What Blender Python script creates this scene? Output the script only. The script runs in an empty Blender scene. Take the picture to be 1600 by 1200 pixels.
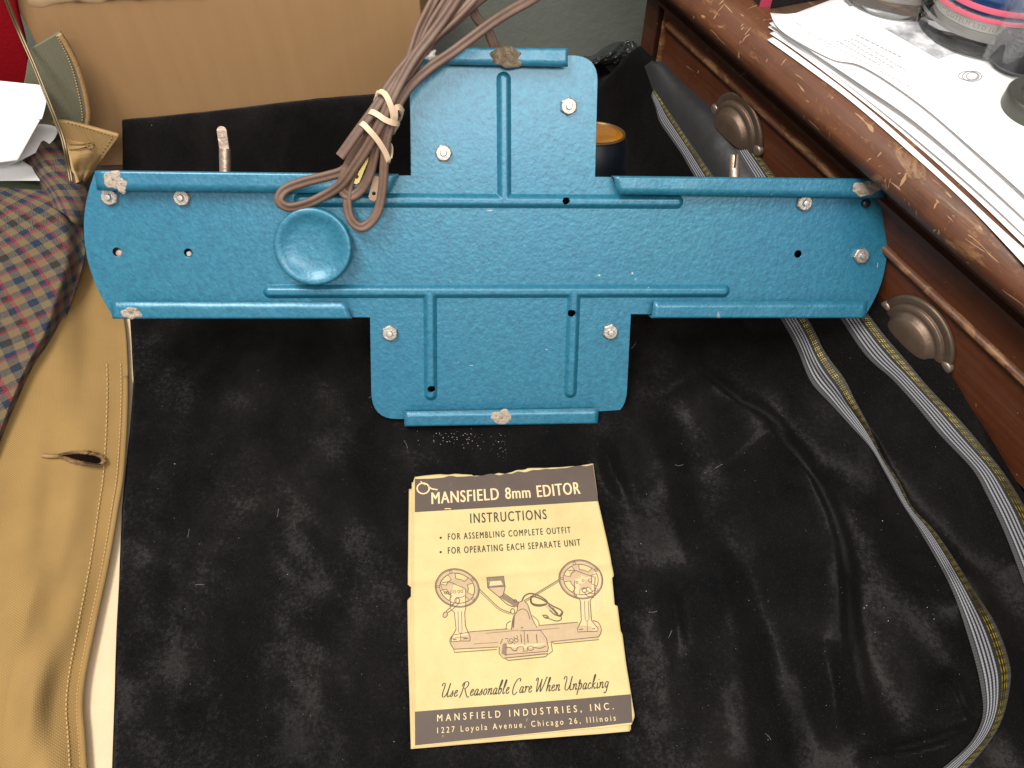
import bpy, bmesh, math, random
import numpy as np
from mathutils import Vector, Matrix

# ------------------------------------------------------------------ camera, world, lamps
S = bpy.context.scene
COL = S.collection
PITCH = math.radians(54.4)
FPX = 1250.0
HC = 0.535
cam_data = bpy.data.cameras.new('camera')
cam = bpy.data.objects.new('camera', cam_data)
COL.objects.link(cam)
cam.location = (0, 0, HC)
cam.rotation_euler = (math.pi / 2 - PITCH, 0, 0)
cam_data.sensor_fit = 'HORIZONTAL'
cam_data.sensor_width = 36.0
cam_data.lens = 36.0 * FPX / 1600.0
cam_data.clip_start = 0.01
cam_data.clip_end = 50
S.camera = cam

W = bpy.data.worlds.new('World')
S.world = W
W.use_nodes = True
bgn = W.node_tree.nodes['Background']
bgn.inputs[0].default_value = (1.0, 0.97, 0.94, 1)
bgn.inputs[1].default_value = 0.42

def area(name, loc, target, size, sy, power, color):
    l = bpy.data.lights.new(name, 'AREA')
    l.shape = 'RECTANGLE'
    l.size = size
    l.size_y = sy
    l.energy = power
    l.color = color
    o = bpy.data.objects.new(name, l)
    COL.objects.link(o)
    o.location = loc
    d = Vector(target) - Vector(loc)
    o.rotation_euler = d.to_track_quat('-Z', 'Y').to_euler()
    return o

area('ceiling_lamp', (-0.55, 0.12, 1.75), (0.05, 0.35, 0.0), 1.1, 0.4, 32, (1.0, 0.955, 0.90))
area('front_fill_light', (0.35, -0.95, 1.6), (0.0, 0.45, 0.05), 1.2, 0.3, 18, (1.0, 0.96, 0.91))  # fill light added behind the camera to brighten the box and wall

S.render.engine = 'CYCLES'
S.cycles.use_denoising = True
S.cycles.max_bounces = 8
S.cycles.transparent_max_bounces = 12
S.view_settings.view_transform = 'Standard'
S.view_settings.look = 'None'
S.view_settings.exposure = 0.28
S.view_settings.gamma = 1.0
S.view_settings.use_curve_mapping = False

random.seed(4)
rng = np.random.default_rng(7)

# ------------------------------------------------------------------ geometry helpers
FW = np.array([0, math.cos(PITCH), -math.sin(PITCH)])
UP = np.array([0, math.sin(PITCH), math.cos(PITCH)])
RT = np.array([1.0, 0, 0])
CP = np.array([0, 0, HC])

def ray(px, py):
    return RT * ((px - 800) / FPX) + UP * ((600 - py) / FPX) + FW

def hit(px, py, P0, N):
    d = ray(px, py)
    return CP + d * (np.dot(np.asarray(P0) - CP, N) / np.dot(d, N))

def G(px, py, z=0.0):
    d = ray(px, py)
    return CP + d * ((z - HC) / d[2])

def crom(pts, n, closed=False):
    """smooth curve through points, n samples evenly spaced by arc length"""
    P = np.array(pts, float)
    if len(P) < 3:
        t = np.linspace(0, 1, n)[:, None]
        return P[0] * (1 - t) + P[-1] * t
    if closed:
        Q = np.vstack([P[-1], P, P[0], P[1]])
    else:
        Q = np.vstack([2 * P[0] - P[1], P, 2 * P[-1] - P[-2]])
    out = []
    k = len(Q) - 3
    for i in range(k):
        p0, p1, p2, p3 = Q[i:i + 4]
        t = np.linspace(0, 1, 14, endpoint=False)[:, None]
        out.append(0.5 * ((2 * p1) + (-p0 + p2) * t + (2 * p0 - 5 * p1 + 4 * p2 - p3) * t ** 2 + (-p0 + 3 * p1 - 3 * p2 + p3) * t ** 3))
    out.append(Q[-2][None])
    D = np.vstack(out)
    return resamp(D, n)

def resamp(D, n):
    D = np.asarray(D, float)
    L = np.concatenate([[0], np.cumsum(np.linalg.norm(np.diff(D, axis=0), axis=1))])
    t = np.linspace(0, L[-1], n)
    return np.stack([np.interp(t, L, D[:, j]) for j in range(D.shape[1])], 1)

def sstep(a, b, x):
    t = np.clip((np.asarray(x, float) - a) / (b - a), 0, 1)
    return t * t * (3 - 2 * t)

def vnoise(x, y, seed=0):
    """smooth value noise"""
    x = np.asarray(x, float); y = np.asarray(y, float)
    xi = np.floor(x).astype(int); yi = np.floor(y).astype(int)
    xf = x - xi; yf = y - yi
    def h(a, b):
        n = (a * 374761393 + b * 668265263 + seed * 974634541) & 0x7fffffff
        n = ((n ^ (n >> 13)) * 1274126177) & 0x7fffffff
        return ((n ^ (n >> 16)) & 0xffff) / 65535.0
    u = xf * xf * (3 - 2 * xf); v = yf * yf * (3 - 2 * yf)
    return (h(xi, yi) * (1 - u) + h(xi + 1, yi) * u) * (1 - v) + (h(xi, yi + 1) * (1 - u) + h(xi + 1, yi + 1) * u) * v - 0.5

def segdist(x, y, pts):
    """distance to a polyline and the side (+ left) of it, plus arc fraction"""
    x = np.asarray(x, float); y = np.asarray(y, float)
    best = np.full(x.shape, 1e9); side = np.zeros(x.shape); fr = np.zeros(x.shape)
    n = len(pts) - 1
    for i in range(n):
        ax, ay = pts[i][0], pts[i][1]; bx, by = pts[i + 1][0], pts[i + 1][1]
        dx, dy = bx - ax, by - ay
        L2 = dx * dx + dy * dy + 1e-18
        t = np.clip(((x - ax) * dx + (y - ay) * dy) / L2, 0, 1)
        ex = x - ax - t * dx; ey = y - ay - t * dy
        d = np.hypot(ex, ey)
        m = d < best
        best = np.where(m, d, best)
        side = np.where(m, np.sign(dx * ey - dy * ex), side)
        fr = np.where(m, (i + t) / n, fr)
    return best, side, fr

class MB:
    """collects geometry and links it as one mesh object"""
    def __init__(s):
        s.v = []; s.f = []; s.mi = []; s.uv = {}
    def add(s, verts, faces, mi=0, uvs=None):
        o = len(s.v)
        s.v += [tuple(map(float, p)) for p in verts]
        for f in faces:
            s.f.append(tuple(int(i) + o for i in f))
            s.mi.append(mi)
        if uvs is not None:
            for i, q in enumerate(uvs):
                s.uv[o + i] = (float(q[0]), float(q[1]))
        return o
    def grid(s, P, uv=None, mi=0, flip=False, closed=False, mask=None):
        """P: (n, m, 3)"""
        n, m = P.shape[:2]
        F = []
        for i in range(n - 1):
            for j in range(m if closed else m - 1):
                if mask is not None and not mask[i, j]:
                    continue
                j2 = (j + 1) % m
                q = (i * m + j, i * m + j2, (i + 1) * m + j2, (i + 1) * m + j)
                F.append(q[::-1] if flip else q)
        s.add(P.reshape(-1, 3), F, mi, None if uv is None else uv.reshape(-1, 2))
    def box(s, a, b, mi=0):
        (x0, y0, z0), (x1, y1, z1) = a, b
        V = [(x0, y0, z0), (x1, y0, z0), (x1, y1, z0), (x0, y1, z0), (x0, y0, z1), (x1, y0, z1), (x1, y1, z1), (x0, y1, z1)]
        s.add(V, [(0, 3, 2, 1), (4, 5, 6, 7), (0, 1, 5, 4), (1, 2, 6, 5), (2, 3, 7, 6), (3, 0, 4, 7)], mi)
    def tube(s, path, r, seg=8, closed=False, cap=True, mi=0, up=(0, 0, 1)):
        P = np.asarray(path, float)
        n = len(P)
        R = np.full(n, r) if np.isscalar(r) else np.asarray(r, float)
        T = np.gradient(P, axis=0)
        if closed:
            T = np.roll(P, -1, 0) - np.roll(P, 1, 0)
        T /= np.linalg.norm(T, axis=1)[:, None] + 1e-12
        N = np.array(up, float)
        V = np.zeros((n, seg, 3))
        for i in range(n):
            N = N - T[i] * np.dot(N, T[i])
            l = np.linalg.norm(N)
            if l < 1e-6:
                N = np.array([1.0, 0, 0]) - T[i] * T[i][0]
                l = np.linalg.norm(N)
            N = N / l
            B = np.cross(T[i], N)
            for k in range(seg):
                a = 2 * math.pi * k / seg
                V[i, k] = P[i] + R[i] * (N * math.cos(a) + B * math.sin(a))
        if closed:
            V = np.concatenate([V, V[:1]], 0)
        o = len(s.v)
        s.grid(V, mi=mi, closed=True, flip=True)
        if cap and not closed:
            s.f.append(tuple(o + k for k in range(seg))); s.mi.append(mi)
            s.f.append(tuple(o + (n - 1) * seg + k for k in range(seg))[::-1]); s.mi.append(mi)
    def lathe(s, prof, center=(0, 0, 0), ax=(0, 0, 1), seg=48, a0=0.0, a1=2 * math.pi, xdir=None, mi=0):
        """prof: (radius, height) list"""
        A = np.array(ax, float); A /= np.linalg.norm(A)
        X = np.array(xdir if xdir is not None else ((1, 0, 0) if abs(A[0]) < 0.9 else (0, 1, 0)), float)
        X -= A * np.dot(A, X); X /= np.linalg.norm(X)
        Y = np.cross(A, X)
        full = abs(a1 - a0 - 2 * math.pi) < 1e-6
        n = seg if full else seg + 1
        V = np.zeros((len(prof), n, 3))
        for i, (r, h) in enumerate(prof):
            for k in range(n):
                a = a0 + (a1 - a0) * k / seg
                V[i, k] = np.array(center) + A * h + (X * math.cos(a) + Y * math.sin(a)) * r
        s.grid(V, closed=full, mi=mi)
    def build(s, name, mat=None, parent=None, smooth=True, auto=None, merge=None):
        me = bpy.data.meshes.new(name)
        me.from_pydata(s.v, [], s.f)
        mats = mat if isinstance(mat, (list, tuple)) else [mat]
        for m in mats:
            if m: me.materials.append(m)
        me.polygons.foreach_set('material_index', s.mi)
        if s.uv:
            l = me.uv_layers.new(name='UVMap')
            vi = np.zeros(len(me.loops), int)
            me.loops.foreach_get('vertex_index', vi)
            arr = np.zeros((len(s.v), 2))
            for k, q in s.uv.items(): arr[k] = q
            l.data.foreach_set('uv', arr[vi].ravel())
        if merge or True:
            bm = bmesh.new(); bm.from_mesh(me)
            if merge: bmesh.ops.remove_doubles(bm, verts=bm.verts, dist=merge)
            bm.to_mesh(me); bm.free()
        me.polygons.foreach_set('use_smooth', [smooth] * len(me.polygons))
        me.update()
        if auto:
            me.set_sharp_from_angle(angle=math.radians(auto))
        o = bpy.data.objects.new(name, me)
        COL.objects.link(o)
        if parent: o.parent = parent
        return o

def solid(o, t, off=-1.0):
    m = o.modifiers.new('thickness', 'SOLIDIFY'); m.thickness = t; m.offset = off; return o

def bevel(o, w, seg=2, ang=35):
    m = o.modifiers.new('bevel', 'BEVEL'); m.width = w; m.segments = seg; m.limit_method = 'ANGLE'; m.angle_limit = math.radians(ang)
    return o

def empty(name, loc=(0, 0, 0), rot=None, parent=None):
    o = bpy.data.objects.new(name, None)
    COL.objects.link(o)
    o.empty_display_size = 0.02
    if rot is not None:
        o.matrix_world = Matrix.Translation(Vector(loc)) @ rot.to_4x4()
    else:
        o.location = loc
    if parent: o.parent = parent
    return o

def tag(o, label=None, cat=None, group=None, kind=None):
    if label: o['label'] = label
    if cat: o['category'] = cat
    if group: o['group'] = group
    if kind: o['kind'] = kind
    return o

def copy_tree(o, parent=None):
    c = o.copy(); COL.objects.link(c)
    if parent: c.parent = parent
    for ch in list(o.children):
        copy_tree(ch, c)
    return c

def fill2d(outer, holes=(), thick=0.001, bev=0.0, res=2):
    """flat plate with holes: returns verts, faces (z from -thick/2 to thick/2)"""
    cu = bpy.data.curves.new('tmp', 'CURVE'); cu.dimensions = '2D'; cu.fill_mode = 'BOTH'
    cu.extrude = max(thick / 2 - bev, 0); cu.bevel_depth = bev; cu.bevel_resolution = 1
    cu.offset = -bev
    for loop in [outer] + list(holes):
        sp = cu.splines.new('POLY'); sp.points.add(len(loop) - 1)
        for p, q in zip(sp.points, loop): p.co = (q[0], q[1], 0, 1)
        sp.use_cyclic_u = True
    ob = bpy.data.objects.new('tmp', cu); COL.objects.link(ob)
    dg = bpy.context.evaluated_depsgraph_get(); dg.update()
    me = bpy.data.meshes.new_from_object(ob.evaluated_get(dg))
    V = [tuple(v.co) for v in me.vertices]; F = [tuple(p.vertices) for p in me.polygons]
    bpy.data.objects.remove(ob); bpy.data.curves.remove(cu); bpy.data.meshes.remove(me)
    return V, F

def text2d(txt, space=1.0, off=0.0, shear=0.0):
    """flat lettering: verts (n,2), faces"""
    cu = bpy.data.curves.new('tmp', 'FONT'); cu.body = txt; cu.size = 1; cu.space_character = space; cu.offset = off; cu.shear = shear
    cu.resolution_u = 4; cu.fill_mode = 'FRONT'
    ob = bpy.data.objects.new('tmp', cu); COL.objects.link(ob)
    dg = bpy.context.evaluated_depsgraph_get(); dg.update()
    me = bpy.data.meshes.new_from_object(ob.evaluated_get(dg))
    V = np.array([tuple(v.co)[:2] for v in me.vertices]); F = [tuple(p.vertices) for p in me.polygons]
    bpy.data.objects.remove(ob); bpy.data.curves.remove(cu); bpy.data.meshes.remove(me)
    return V, F

def ink(pts, w, smooth=True, n=None, closed=False, taper=False):
    """flat pen line: strip of quads in 2D"""
    P = np.array(pts, float)
    if closed and not smooth: P = np.vstack([P, P[:1]])
    if smooth and len(P) > 2:
        P = crom(P, n or max(8, len(P) * 6), closed)
    T = np.gradient(P, axis=0); T /= np.linalg.norm(T, axis=1)[:, None] + 1e-12
    N = np.stack([-T[:, 1], T[:, 0]], 1)
    ww = np.full(len(P), w)
    if taper:
        ww = w * (0.55 + 0.55 * np.abs(T[:, 1]))
    A = P + N * ww[:, None] / 2; B = P - N * ww[:, None] / 2
    V = np.empty((2 * len(P), 2)); V[0::2] = A; V[1::2] = B
    F = [(2 * i + 1, 2 * i + 3, 2 * i + 2, 2 * i) for i in range(len(P) - 1)]
    return V, F

# ------------------------------------------------------------------ materials
class NT:
    def __init__(s, name):
        s.m = bpy.data.materials.new(name); s.m.use_nodes = True
        s.t = s.m.node_tree; s.n = s.t.nodes; s.p = s.n['Principled BSDF']
        s.tc = s.n.new('ShaderNodeTexCoord')
    def link(s, a, b): s.t.links.new(a, b)
    def set(s, **k):
        for q, v in k.items():
            i = s.p.inputs[q.replace('_', ' ')]
            if hasattr(v, 'is_linked') or isinstance(v, bpy.types.NodeSocket): s.link(v, i)
            elif isinstance(v, (tuple, list)): i.default_value = tuple(v) + ((1,) if len(v) == 3 and i.type == 'RGBA' else ())
            else: i.default_value = v
        return s
    def co(s, scale=(1, 1, 1), rot=(0, 0, 0), src='Object', loc=(0, 0, 0)):
        m = s.n.new('ShaderNodeMapping'); s.link(s.tc.outputs[src], m.inputs[0])
        m.inputs['Scale'].default_value = scale; m.inputs['Rotation'].default_value = rot; m.inputs['Location'].default_value = loc
        return m.outputs[0]
    def noise(s, scale, detail=3, rough=0.5, dist=0.0, vec=None, col=False):
        n = s.n.new('ShaderNodeTexNoise'); n.inputs['Scale'].default_value = scale; n.inputs['Detail'].default_value = detail
        n.inputs['Roughness'].default_value = rough; n.inputs['Distortion'].default_value = dist
        s.link(vec if vec is not None else s.tc.outputs['Object'], n.inputs['Vector'])
        return n.outputs['Color' if col else 'Fac']
    def voro(s, scale, vec=None, feat='SMOOTH_F1', out='Distance', rnd=1.0):
        n = s.n.new('ShaderNodeTexVoronoi'); n.feature = feat; n.inputs['Scale'].default_value = scale
        n.inputs['Randomness'].default_value = rnd
        s.link(vec if vec is not None else s.tc.outputs['Object'], n.inputs['Vector'])
        return n.outputs[out]
    def wave(s, scale, vec=None, dist=0.0, dirn='X', prof='SIN', dscale=1.0):
        n = s.n.new('ShaderNodeTexWave'); n.bands_direction = dirn; n.wave_profile = prof
        n.inputs['Scale'].default_value = scale; n.inputs['Distortion'].default_value = dist; n.inputs['Detail Scale'].default_value = dscale
        s.link(vec if vec is not None else s.tc.outputs['Object'], n.inputs['Vector'])
        return n.outputs['Fac']
    def ramp(s, fac, stops, interp='LINEAR'):
        r = s.n.new('ShaderNodeValToRGB'); r.color_ramp.interpolation = interp
        e = r.color_ramp.elements
        while len(e) < len(stops): e.new(0.5)
        for q, (p, c) in zip(e, stops):
            q.position = p
            q.color = (c, c, c, 1) if np.isscalar(c) else tuple(c) + ((1,) if len(c) == 3 else ())
        s.link(fac, r.inputs[0])
        return r.outputs[0]
    def val(s, a, b=None, op='MULTIPLY', c=None, clamp=False):
        n = s.n.new('ShaderNodeMath'); n.operation = op; n.use_clamp = clamp
        for i, x in enumerate((a, b, c)):
            if x is None: continue
            if isinstance(x, bpy.types.NodeSocket): s.link(x, n.inputs[i])
            else: n.inputs[i].default_value = x
        return n.outputs[0]
    def mix(s, fac, a, b, mode='MIX'):
        n = s.n.new('ShaderNodeMix'); n.data_type = 'RGBA'; n.blend_type = mode
        for i, x in ((0, fac), (6, a), (7, b)):
            if isinstance(x, bpy.types.NodeSocket): s.link(x, n.inputs[i])
            elif np.isscalar(x): n.inputs[i].default_value = x
            else: n.inputs[i].default_value = tuple(x) + ((1,) if len(x) == 3 else ())
        return n.outputs[2]
    def bump(s, h, dist=0.001, strength=1.0, prev=None):
        b = s.n.new('ShaderNodeBump'); b.inputs['Distance'].default_value = dist; b.inputs['Strength'].default_value = strength
        s.link(h, b.inputs['Height'])
        if prev is not None: s.link(prev, b.inputs['Normal'])
        s.link(b.outputs[0], s.p.inputs['Normal'])
        return b.outputs[0]
    def sep(s, vec):
        n = s.n.new('ShaderNodeSeparateXYZ'); s.link(vec, n.inputs[0]); return n.outputs

def plain(name, col, rough=0.6, metal=0.0, var=0.15, scale=80, bump=0.0, bscale=400, **k):
    t = NT(name)
    n = t.noise(scale, 4, 0.6)
    c = t.mix(n, tuple(q * (1 - var) for q in col), tuple(min(1, q * (1 + var)) for q in col))
    t.set(Base_Color=c, Roughness=rough, Metallic=metal)
    if bump: t.bump(t.noise(bscale, 3, 0.6), bump)
    for q, v in k.items(): t.set(**{q: v})
    return t.m

def m_hammer(name='blue_hammered_paint', worn=0.0):
    t = NT(name)
    n1 = t.noise(230, 2, 0.5, 0.35)
    v = t.voro(430, vec=None)
    n2 = t.noise(900, 2, 0.5)
    h = t.val(t.val(n1, 0.9), t.val(v, 0.55), 'ADD')
    h = t.val(h, t.val(n2, 0.22), 'ADD')
    c = t.mix(t.ramp(t.noise(260, 3, 0.6, 0.6), [(0.3, 0.0), (0.7, 1.0)]), (0.012, 0.120, 0.195), (0.023, 0.190, 0.285))
    big = t.noise(9, 3, 0.5)
    c = t.mix(t.ramp(big, [(0.35, 0.0), (0.75, 0.45)]), c, (0.012, 0.135, 0.26))
    # chips and rubbed spots
    ch = t.ramp(t.noise(75, 5, 0.62, 0.4), [(0.735 - worn, 0.0), (0.75 - worn, 1.0)])
    c = t.mix(t.val(ch, 0.7), c, (0.33, 0.30, 0.28))
    t.set(Base_Color=c, Roughness=0.40, Metallic=0.2, Coat_Weight=0.22, Coat_Roughness=0.22)
    t.p.inputs['Specular IOR Level'].default_value = 0.6
    t.bump(h, 0.00038, 0.58)
    return t.m

def m_velvet():
    t = NT('black_velvet')
    nap = t.noise(20, 5, 0.64, 0.5, t.co((1.25, 0.8, 1), (0, 0, -0.5)))
    fine = t.noise(900, 3, 0.7)
    big = t.noise(6, 4, 0.62, 0.5, t.co((1.3, 0.7, 1), (0, 0, -0.45), loc=(0.35, 0.1, 0)))
    f = t.val(nap, big, 'MULTIPLY')
    c = t.mix(t.ramp(f, [(0.15, 0.0), (0.42, 1.0)]), (0.0016, 0.0014, 0.0015), (0.0060, 0.0050, 0.0046))
    c = t.mix(t.ramp(fine, [(0.55, 0.0), (0.8, 0.5)]), c, (0.03, 0.028, 0.027))
    t.set(Base_Color=c, Roughness=0.95, Sheen_Weight=t.ramp(f, [(0.17, 0.01), (0.40, 0.10)]), Sheen_Roughness=0.30, Sheen_Tint=(0.84, 0.78, 0.75))
    t.p.inputs['Specular IOR Level'].default_value = 0.08
    b = t.bump(t.noise(60, 3, 0.6), 0.0015, 0.5)
    t.bump(fine, 0.0009, 0.8, b)
    # the pile: a rough lobe whose normal leans the way the nap lies
    at = t.n.new('ShaderNodeAttribute'); at.attribute_name = 'nap'
    ge = t.n.new('ShaderNodeNewGeometry')
    ad = t.n.new('ShaderNodeVectorMath'); ad.operation = 'ADD'
    t.link(ge.outputs['Normal'], ad.inputs[0]); t.link(at.outputs['Vector'], ad.inputs[1])
    jit = t.n.new('ShaderNodeVectorMath'); jit.operation = 'MULTIPLY_ADD'
    sb = t.n.new('ShaderNodeVectorMath'); sb.operation = 'SUBTRACT'; t.link(t.noise(330, 5, .8, col=True), sb.inputs[0]); sb.inputs[1].default_value = (.5, .5, .5)
    t.link(sb.outputs[0], jit.inputs[0]); jit.inputs[1].default_value = (1.5, 1.5, .3); t.link(ad.outputs[0], jit.inputs[2])
    nm = t.n.new('ShaderNodeVectorMath'); nm.operation = 'NORMALIZE'; t.link(jit.outputs[0], nm.inputs[0])
    gl = t.n.new('ShaderNodeBsdfGlossy'); gl.inputs['Roughness'].default_value = .45
    t.link(t.mix(t.ramp(f, [(.10, 0.), (.50, 1.)]), (0.0030, 0.0028, 0.0028), (0.0128, 0.0120, 0.0120)), gl.inputs['Color'])
    t.link(nm.outputs[0], gl.inputs['Normal'])
    ads = t.n.new('ShaderNodeAddShader'); t.link(t.p.outputs[0], ads.inputs[0]); t.link(gl.outputs[0], ads.inputs[1])
    t.link(ads.outputs[0], t.n['Material Output'].inputs['Surface'])
    return t.m

def m_ribbon():
    """woven stripes: u runs across the ribbon"""
    t = NT('striped_ribbon')
    u, v, _ = t.sep(t.tc.outputs['UV'])
    K = (0.012, 0.012, 0.013); Gy = (0.27, 0.27, 0.295); dk = (0.055, 0.053, 0.055); Go = (0.46, 0.34, 0.035)
    st = [(0.0, dk), (0.11, dk), (0.12, K), (0.15, K), (0.16, Gy), (0.205, Gy), (0.215, K), (0.265, K), (0.275, Gy), (0.32, Gy), (0.33, K), (0.38, K), (0.39, Gy), (0.435, Gy), (0.445, K), (0.49, K),
          (0.50, Gy), (0.545, Gy), (0.555, K), (0.66, K)]
    c = t.ramp(u, st)
    c2 = t.ramp(u, [(0.66, K), (0.685, Go), (0.70, Go), (0.71, K), (0.755, K), (0.765, Go), (0.79, Go), (0.80, K), (0.835, K), (0.84, Go), (0.855, Go), (0.865, dk), (1.0, dk)])
    chain = t.wave(55, t.co((1, 1, 1), src='UV'), 2.0, 'Y')
    inb = t.val(t.val(u, 0.665, 'GREATER_THAN'), t.val(u, 0.865, 'LESS_THAN'))
    c2 = t.mix(t.ramp(chain, [(0.25, 0.75), (0.5, 0.0)]), c2, (0.03, 0.026, 0.012))
    c2 = t.mix(t.ramp(t.noise(45, 4, .7), [(.42, 0.), (.62, .85)]), c2, (0.045, 0.038, 0.016))
    c = t.mix(t.val(u, 0.664, 'GREATER_THAN'), c, c2)
    weave = t.wave(160, t.co((1, 1, 1), src='UV'), 0.5, 'Y')
    c = t.mix(t.val(weave, 0.35), c, t.mix(1.0, c, (0.5, 0.5, 0.5), 'MULTIPLY'))
    t.set(Base_Color=c, Roughness=t.val(0.75, t.val(inb, 0.4), 'SUBTRACT'), Metallic=t.val(inb, 0.35))
    t.bump(t.val(weave, t.noise(700, 2), 'ADD'), 0.0004, 0.7)
    return t.m

def m_canvas(name, col, dark, src='Object', scale=1.0):
    t = NT(name)
    a = t.wave(260 * scale, t.co((1, 1, 1), (0, 0, 0.5)), 0.6, 'X', dscale=2)
    b = t.wave(260 * scale, t.co((1, 1, 1), (0, 0, 0.5)), 0.6, 'Y', dscale=2)
    w = t.val(a, b, 'MULTIPLY')
    n = t.noise(22, 4, 0.6)
    c = t.mix(t.ramp(n, [(0.3, 0.0), (0.75, 1.0)]), col, tuple(q * 0.8 for q in col))
    c = t.mix(t.ramp(w, [(0.02, 0.55), (0.4, 0.0)]), c, dark)
    t.set(Base_Color=c, Roughness=0.9, Sheen_Weight=0.06, Sheen_Roughness=0.5)
    t.p.inputs['Specular IOR Level'].default_value = 0.15
    t.bump(t.val(w, t.val(t.noise(500, 2), 0.6), 'ADD'), 0.0004, 0.5)
    return t.m

def m_plaid():
    t = NT('plaid_flannel')
    vec = t.co((1, 1, 1), src='UV')
    # fuzz the edges of the checks
    fz = t.n.new('ShaderNodeVectorMath'); fz.operation = 'MULTIPLY_ADD'
    t.link(t.noise(420, 2, 0.6, vec=vec, col=True), fz.inputs[0]); fz.inputs[1].default_value = (0.0016,) * 3; t.link(vec, fz.inputs[2])
    u, v, _ = t.sep(fz.outputs[0])
    P = 0.0152
    def tri(x, off, width):
        f = t.val(t.val(t.val(x, 1 / P), off, 'ADD'), None, 'FRACT')
        return t.val(f, width, 'LESS_THAN')
    su, sv = tri(u, 0.0, 0.5), tri(v, 0.0, 0.5)
    twill = t.val(t.val(t.val(t.val(u, v, 'ADD'), 1 / 0.0016), None, 'FRACT'), 0.5, 'GREATER_THAN')
    tan, navy, br = (0.150, 0.108, 0.055), (0.010, 0.026, 0.056), (0.026, 0.022, 0.018)
    mixc = t.mix(twill, tan, navy)
    both = t.val(su, sv, 'MULTIPLY'); anyv = t.val(su, sv, 'MAXIMUM')
    c = t.mix(anyv, tan, mixc)
    c = t.mix(both, c, t.mix(t.ramp(t.noise(30, 1, vec=vec), [(0.45, 0.0), (0.6, 1.0)]), navy, br))
    P2 = P * 2
    def red(x, off):
        f = t.val(t.val(t.val(x, 1 / P2), off, 'ADD'), None, 'FRACT')
        return t.val(f, 0.075, 'LESS_THAN')
    r = t.val(t.val(red(u, 0.33), red(v, 0.33), 'MAXIMUM'), t.val(twill, 0.5, 'MULTIPLY_ADD', 0.35))
    c = t.mix(t.val(r, 0.72), c, (0.30, 0.012, 0.03))
    c = t.mix(t.ramp(t.noise(1100, 2, 0.6, vec=vec), [(0.5, 0.0), (0.9, 0.5)]), c, (0.20, 0.17, 0.15))
    t.set(Base_Color=c, Roughness=0.95, Sheen_Weight=0.06, Sheen_Roughness=0.5)
    t.p.inputs['Specular IOR Level'].default_value = 0.1
    t.bump(t.noise(900, 3, 0.7, vec=vec), 0.0008, 0.8)
    return t.m

def m_wood(name='worn_brown_wood', base=(0.066, 0.0175, 0.0060), light=(0.108, 0.031, 0.011), wear=0.0, scr=0.05, rough=0.44):
    t = NT(name)
    g = t.noise(14, 6, 0.65, 0.8, t.co((0.6, 12, 12)))
    c = t.mix(t.ramp(g, [(0.3, 0.0), (0.7, 1.0)]), base, light)
    blot = t.noise(30, 5, 0.6, 0.5)
    c = t.mix(t.ramp(blot, [(0.55, 0.0), (0.75, 0.6)]), c, tuple(q * 0.45 for q in base))
    worn = (0.36, 0.19, 0.075)
    wn = t.ramp(t.noise(46, 7, 0.72, 0.6, t.co((0.7, 1.6, 1.6))), [(0.60 - wear, 0.0), (0.70 - wear, 1.0)])
    if wear > 0: c = t.mix(t.val(wn, 0.55), c, worn)
    s1 = t.ramp(t.noise(150, 2, 0.5, 0.9, t.co((0.22, 1.3, 1.3), (0.3, 0.7, 0.5))), [(0.765 - scr, 0.0), (0.785 - scr, 1.0)])
    s2 = t.ramp(t.noise(170, 2, 0.5, 0.9, t.co((1.4, 0.2, 0.6), (0.5, -0.6, 0.9))), [(0.775 - scr, 0.0), (0.79 - scr, 1.0)])
    sc = t.val(s1, s2, 'MAXIMUM')
    c = t.mix(t.val(sc, 0.75), c, (0.42, 0.25, 0.12))
    t.set(Base_Color=c, Roughness=t.ramp(t.noise(40, 4), [(0.3, rough - 0.08), (0.7, rough + 0.18)]), Coat_Weight=0.05, Coat_Roughness=0.3)
    t.bump(t.val(g, t.val(sc, -0.8), 'ADD'), 0.0004, 0.7)
    return t.m

def m_card():
    t = NT('brown_cardboard')
    f = t.noise(60, 3, 0.6, 0.0, t.co((1.4, 1.4, 0.12)))
    c = t.mix(t.ramp(f, [(0.3, 0.0), (0.7, 1.0)]), (0.385, 0.222, 0.100), (0.415, 0.243, 0.111))
    n = t.noise(800, 3, 0.7)
    c = t.mix(t.ramp(n, [(0.55, 0.0), (0.8, 0.4)]), c, (0.30, 0.175, 0.08))
    c = t.mix(t.ramp(t.noise(6, 3), [(0.4, 0.0), (0.8, 0.4)]), c, (0.35, 0.205, 0.10))
    t.set(Base_Color=c, Roughness=0.85)
    t.p.inputs['Specular IOR Level'].default_value = 0.25
    t.bump(t.wave(58, t.co((1, 1, 1)), 0.3, 'X'), 0.0002, 0.15)
    return t.m

def m_paper(name, col, stain=None, rough=0.8):
    t = NT(name)
    n = t.noise(30, 5, 0.65)
    c = t.mix(t.ramp(n, [(0.35, 0.0), (0.8, 1.0)]), col, stain or tuple(q * 0.9 for q in col))
    fb = t.noise(700, 3, 0.7)
    c = t.mix(t.ramp(fb, [(0.5, 0.0), (0.9, 0.25)]), c, tuple(q * 0.7 for q in col))
    t.set(Base_Color=c, Roughness=rough)
    t.p.inputs['Specular IOR Level'].default_value = 0.25
    t.bump(t.val(t.noise(45, 3, 0.6), t.val(fb, 0.1), 'ADD'), 0.0012, 0.6)
    return t.m

def m_glass(name, col=(0.97, 0.98, 0.98), rough=0.02, ior=1.45):
    t = NT(name)
    t.set(Base_Color=col, Roughness=rough, IOR=ior, Transmission_Weight=1.0)
    return t.m

HAM = m_hammer()
HAMW = m_hammer('blue_hammered_paint_worn_lip', 0.045)

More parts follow.
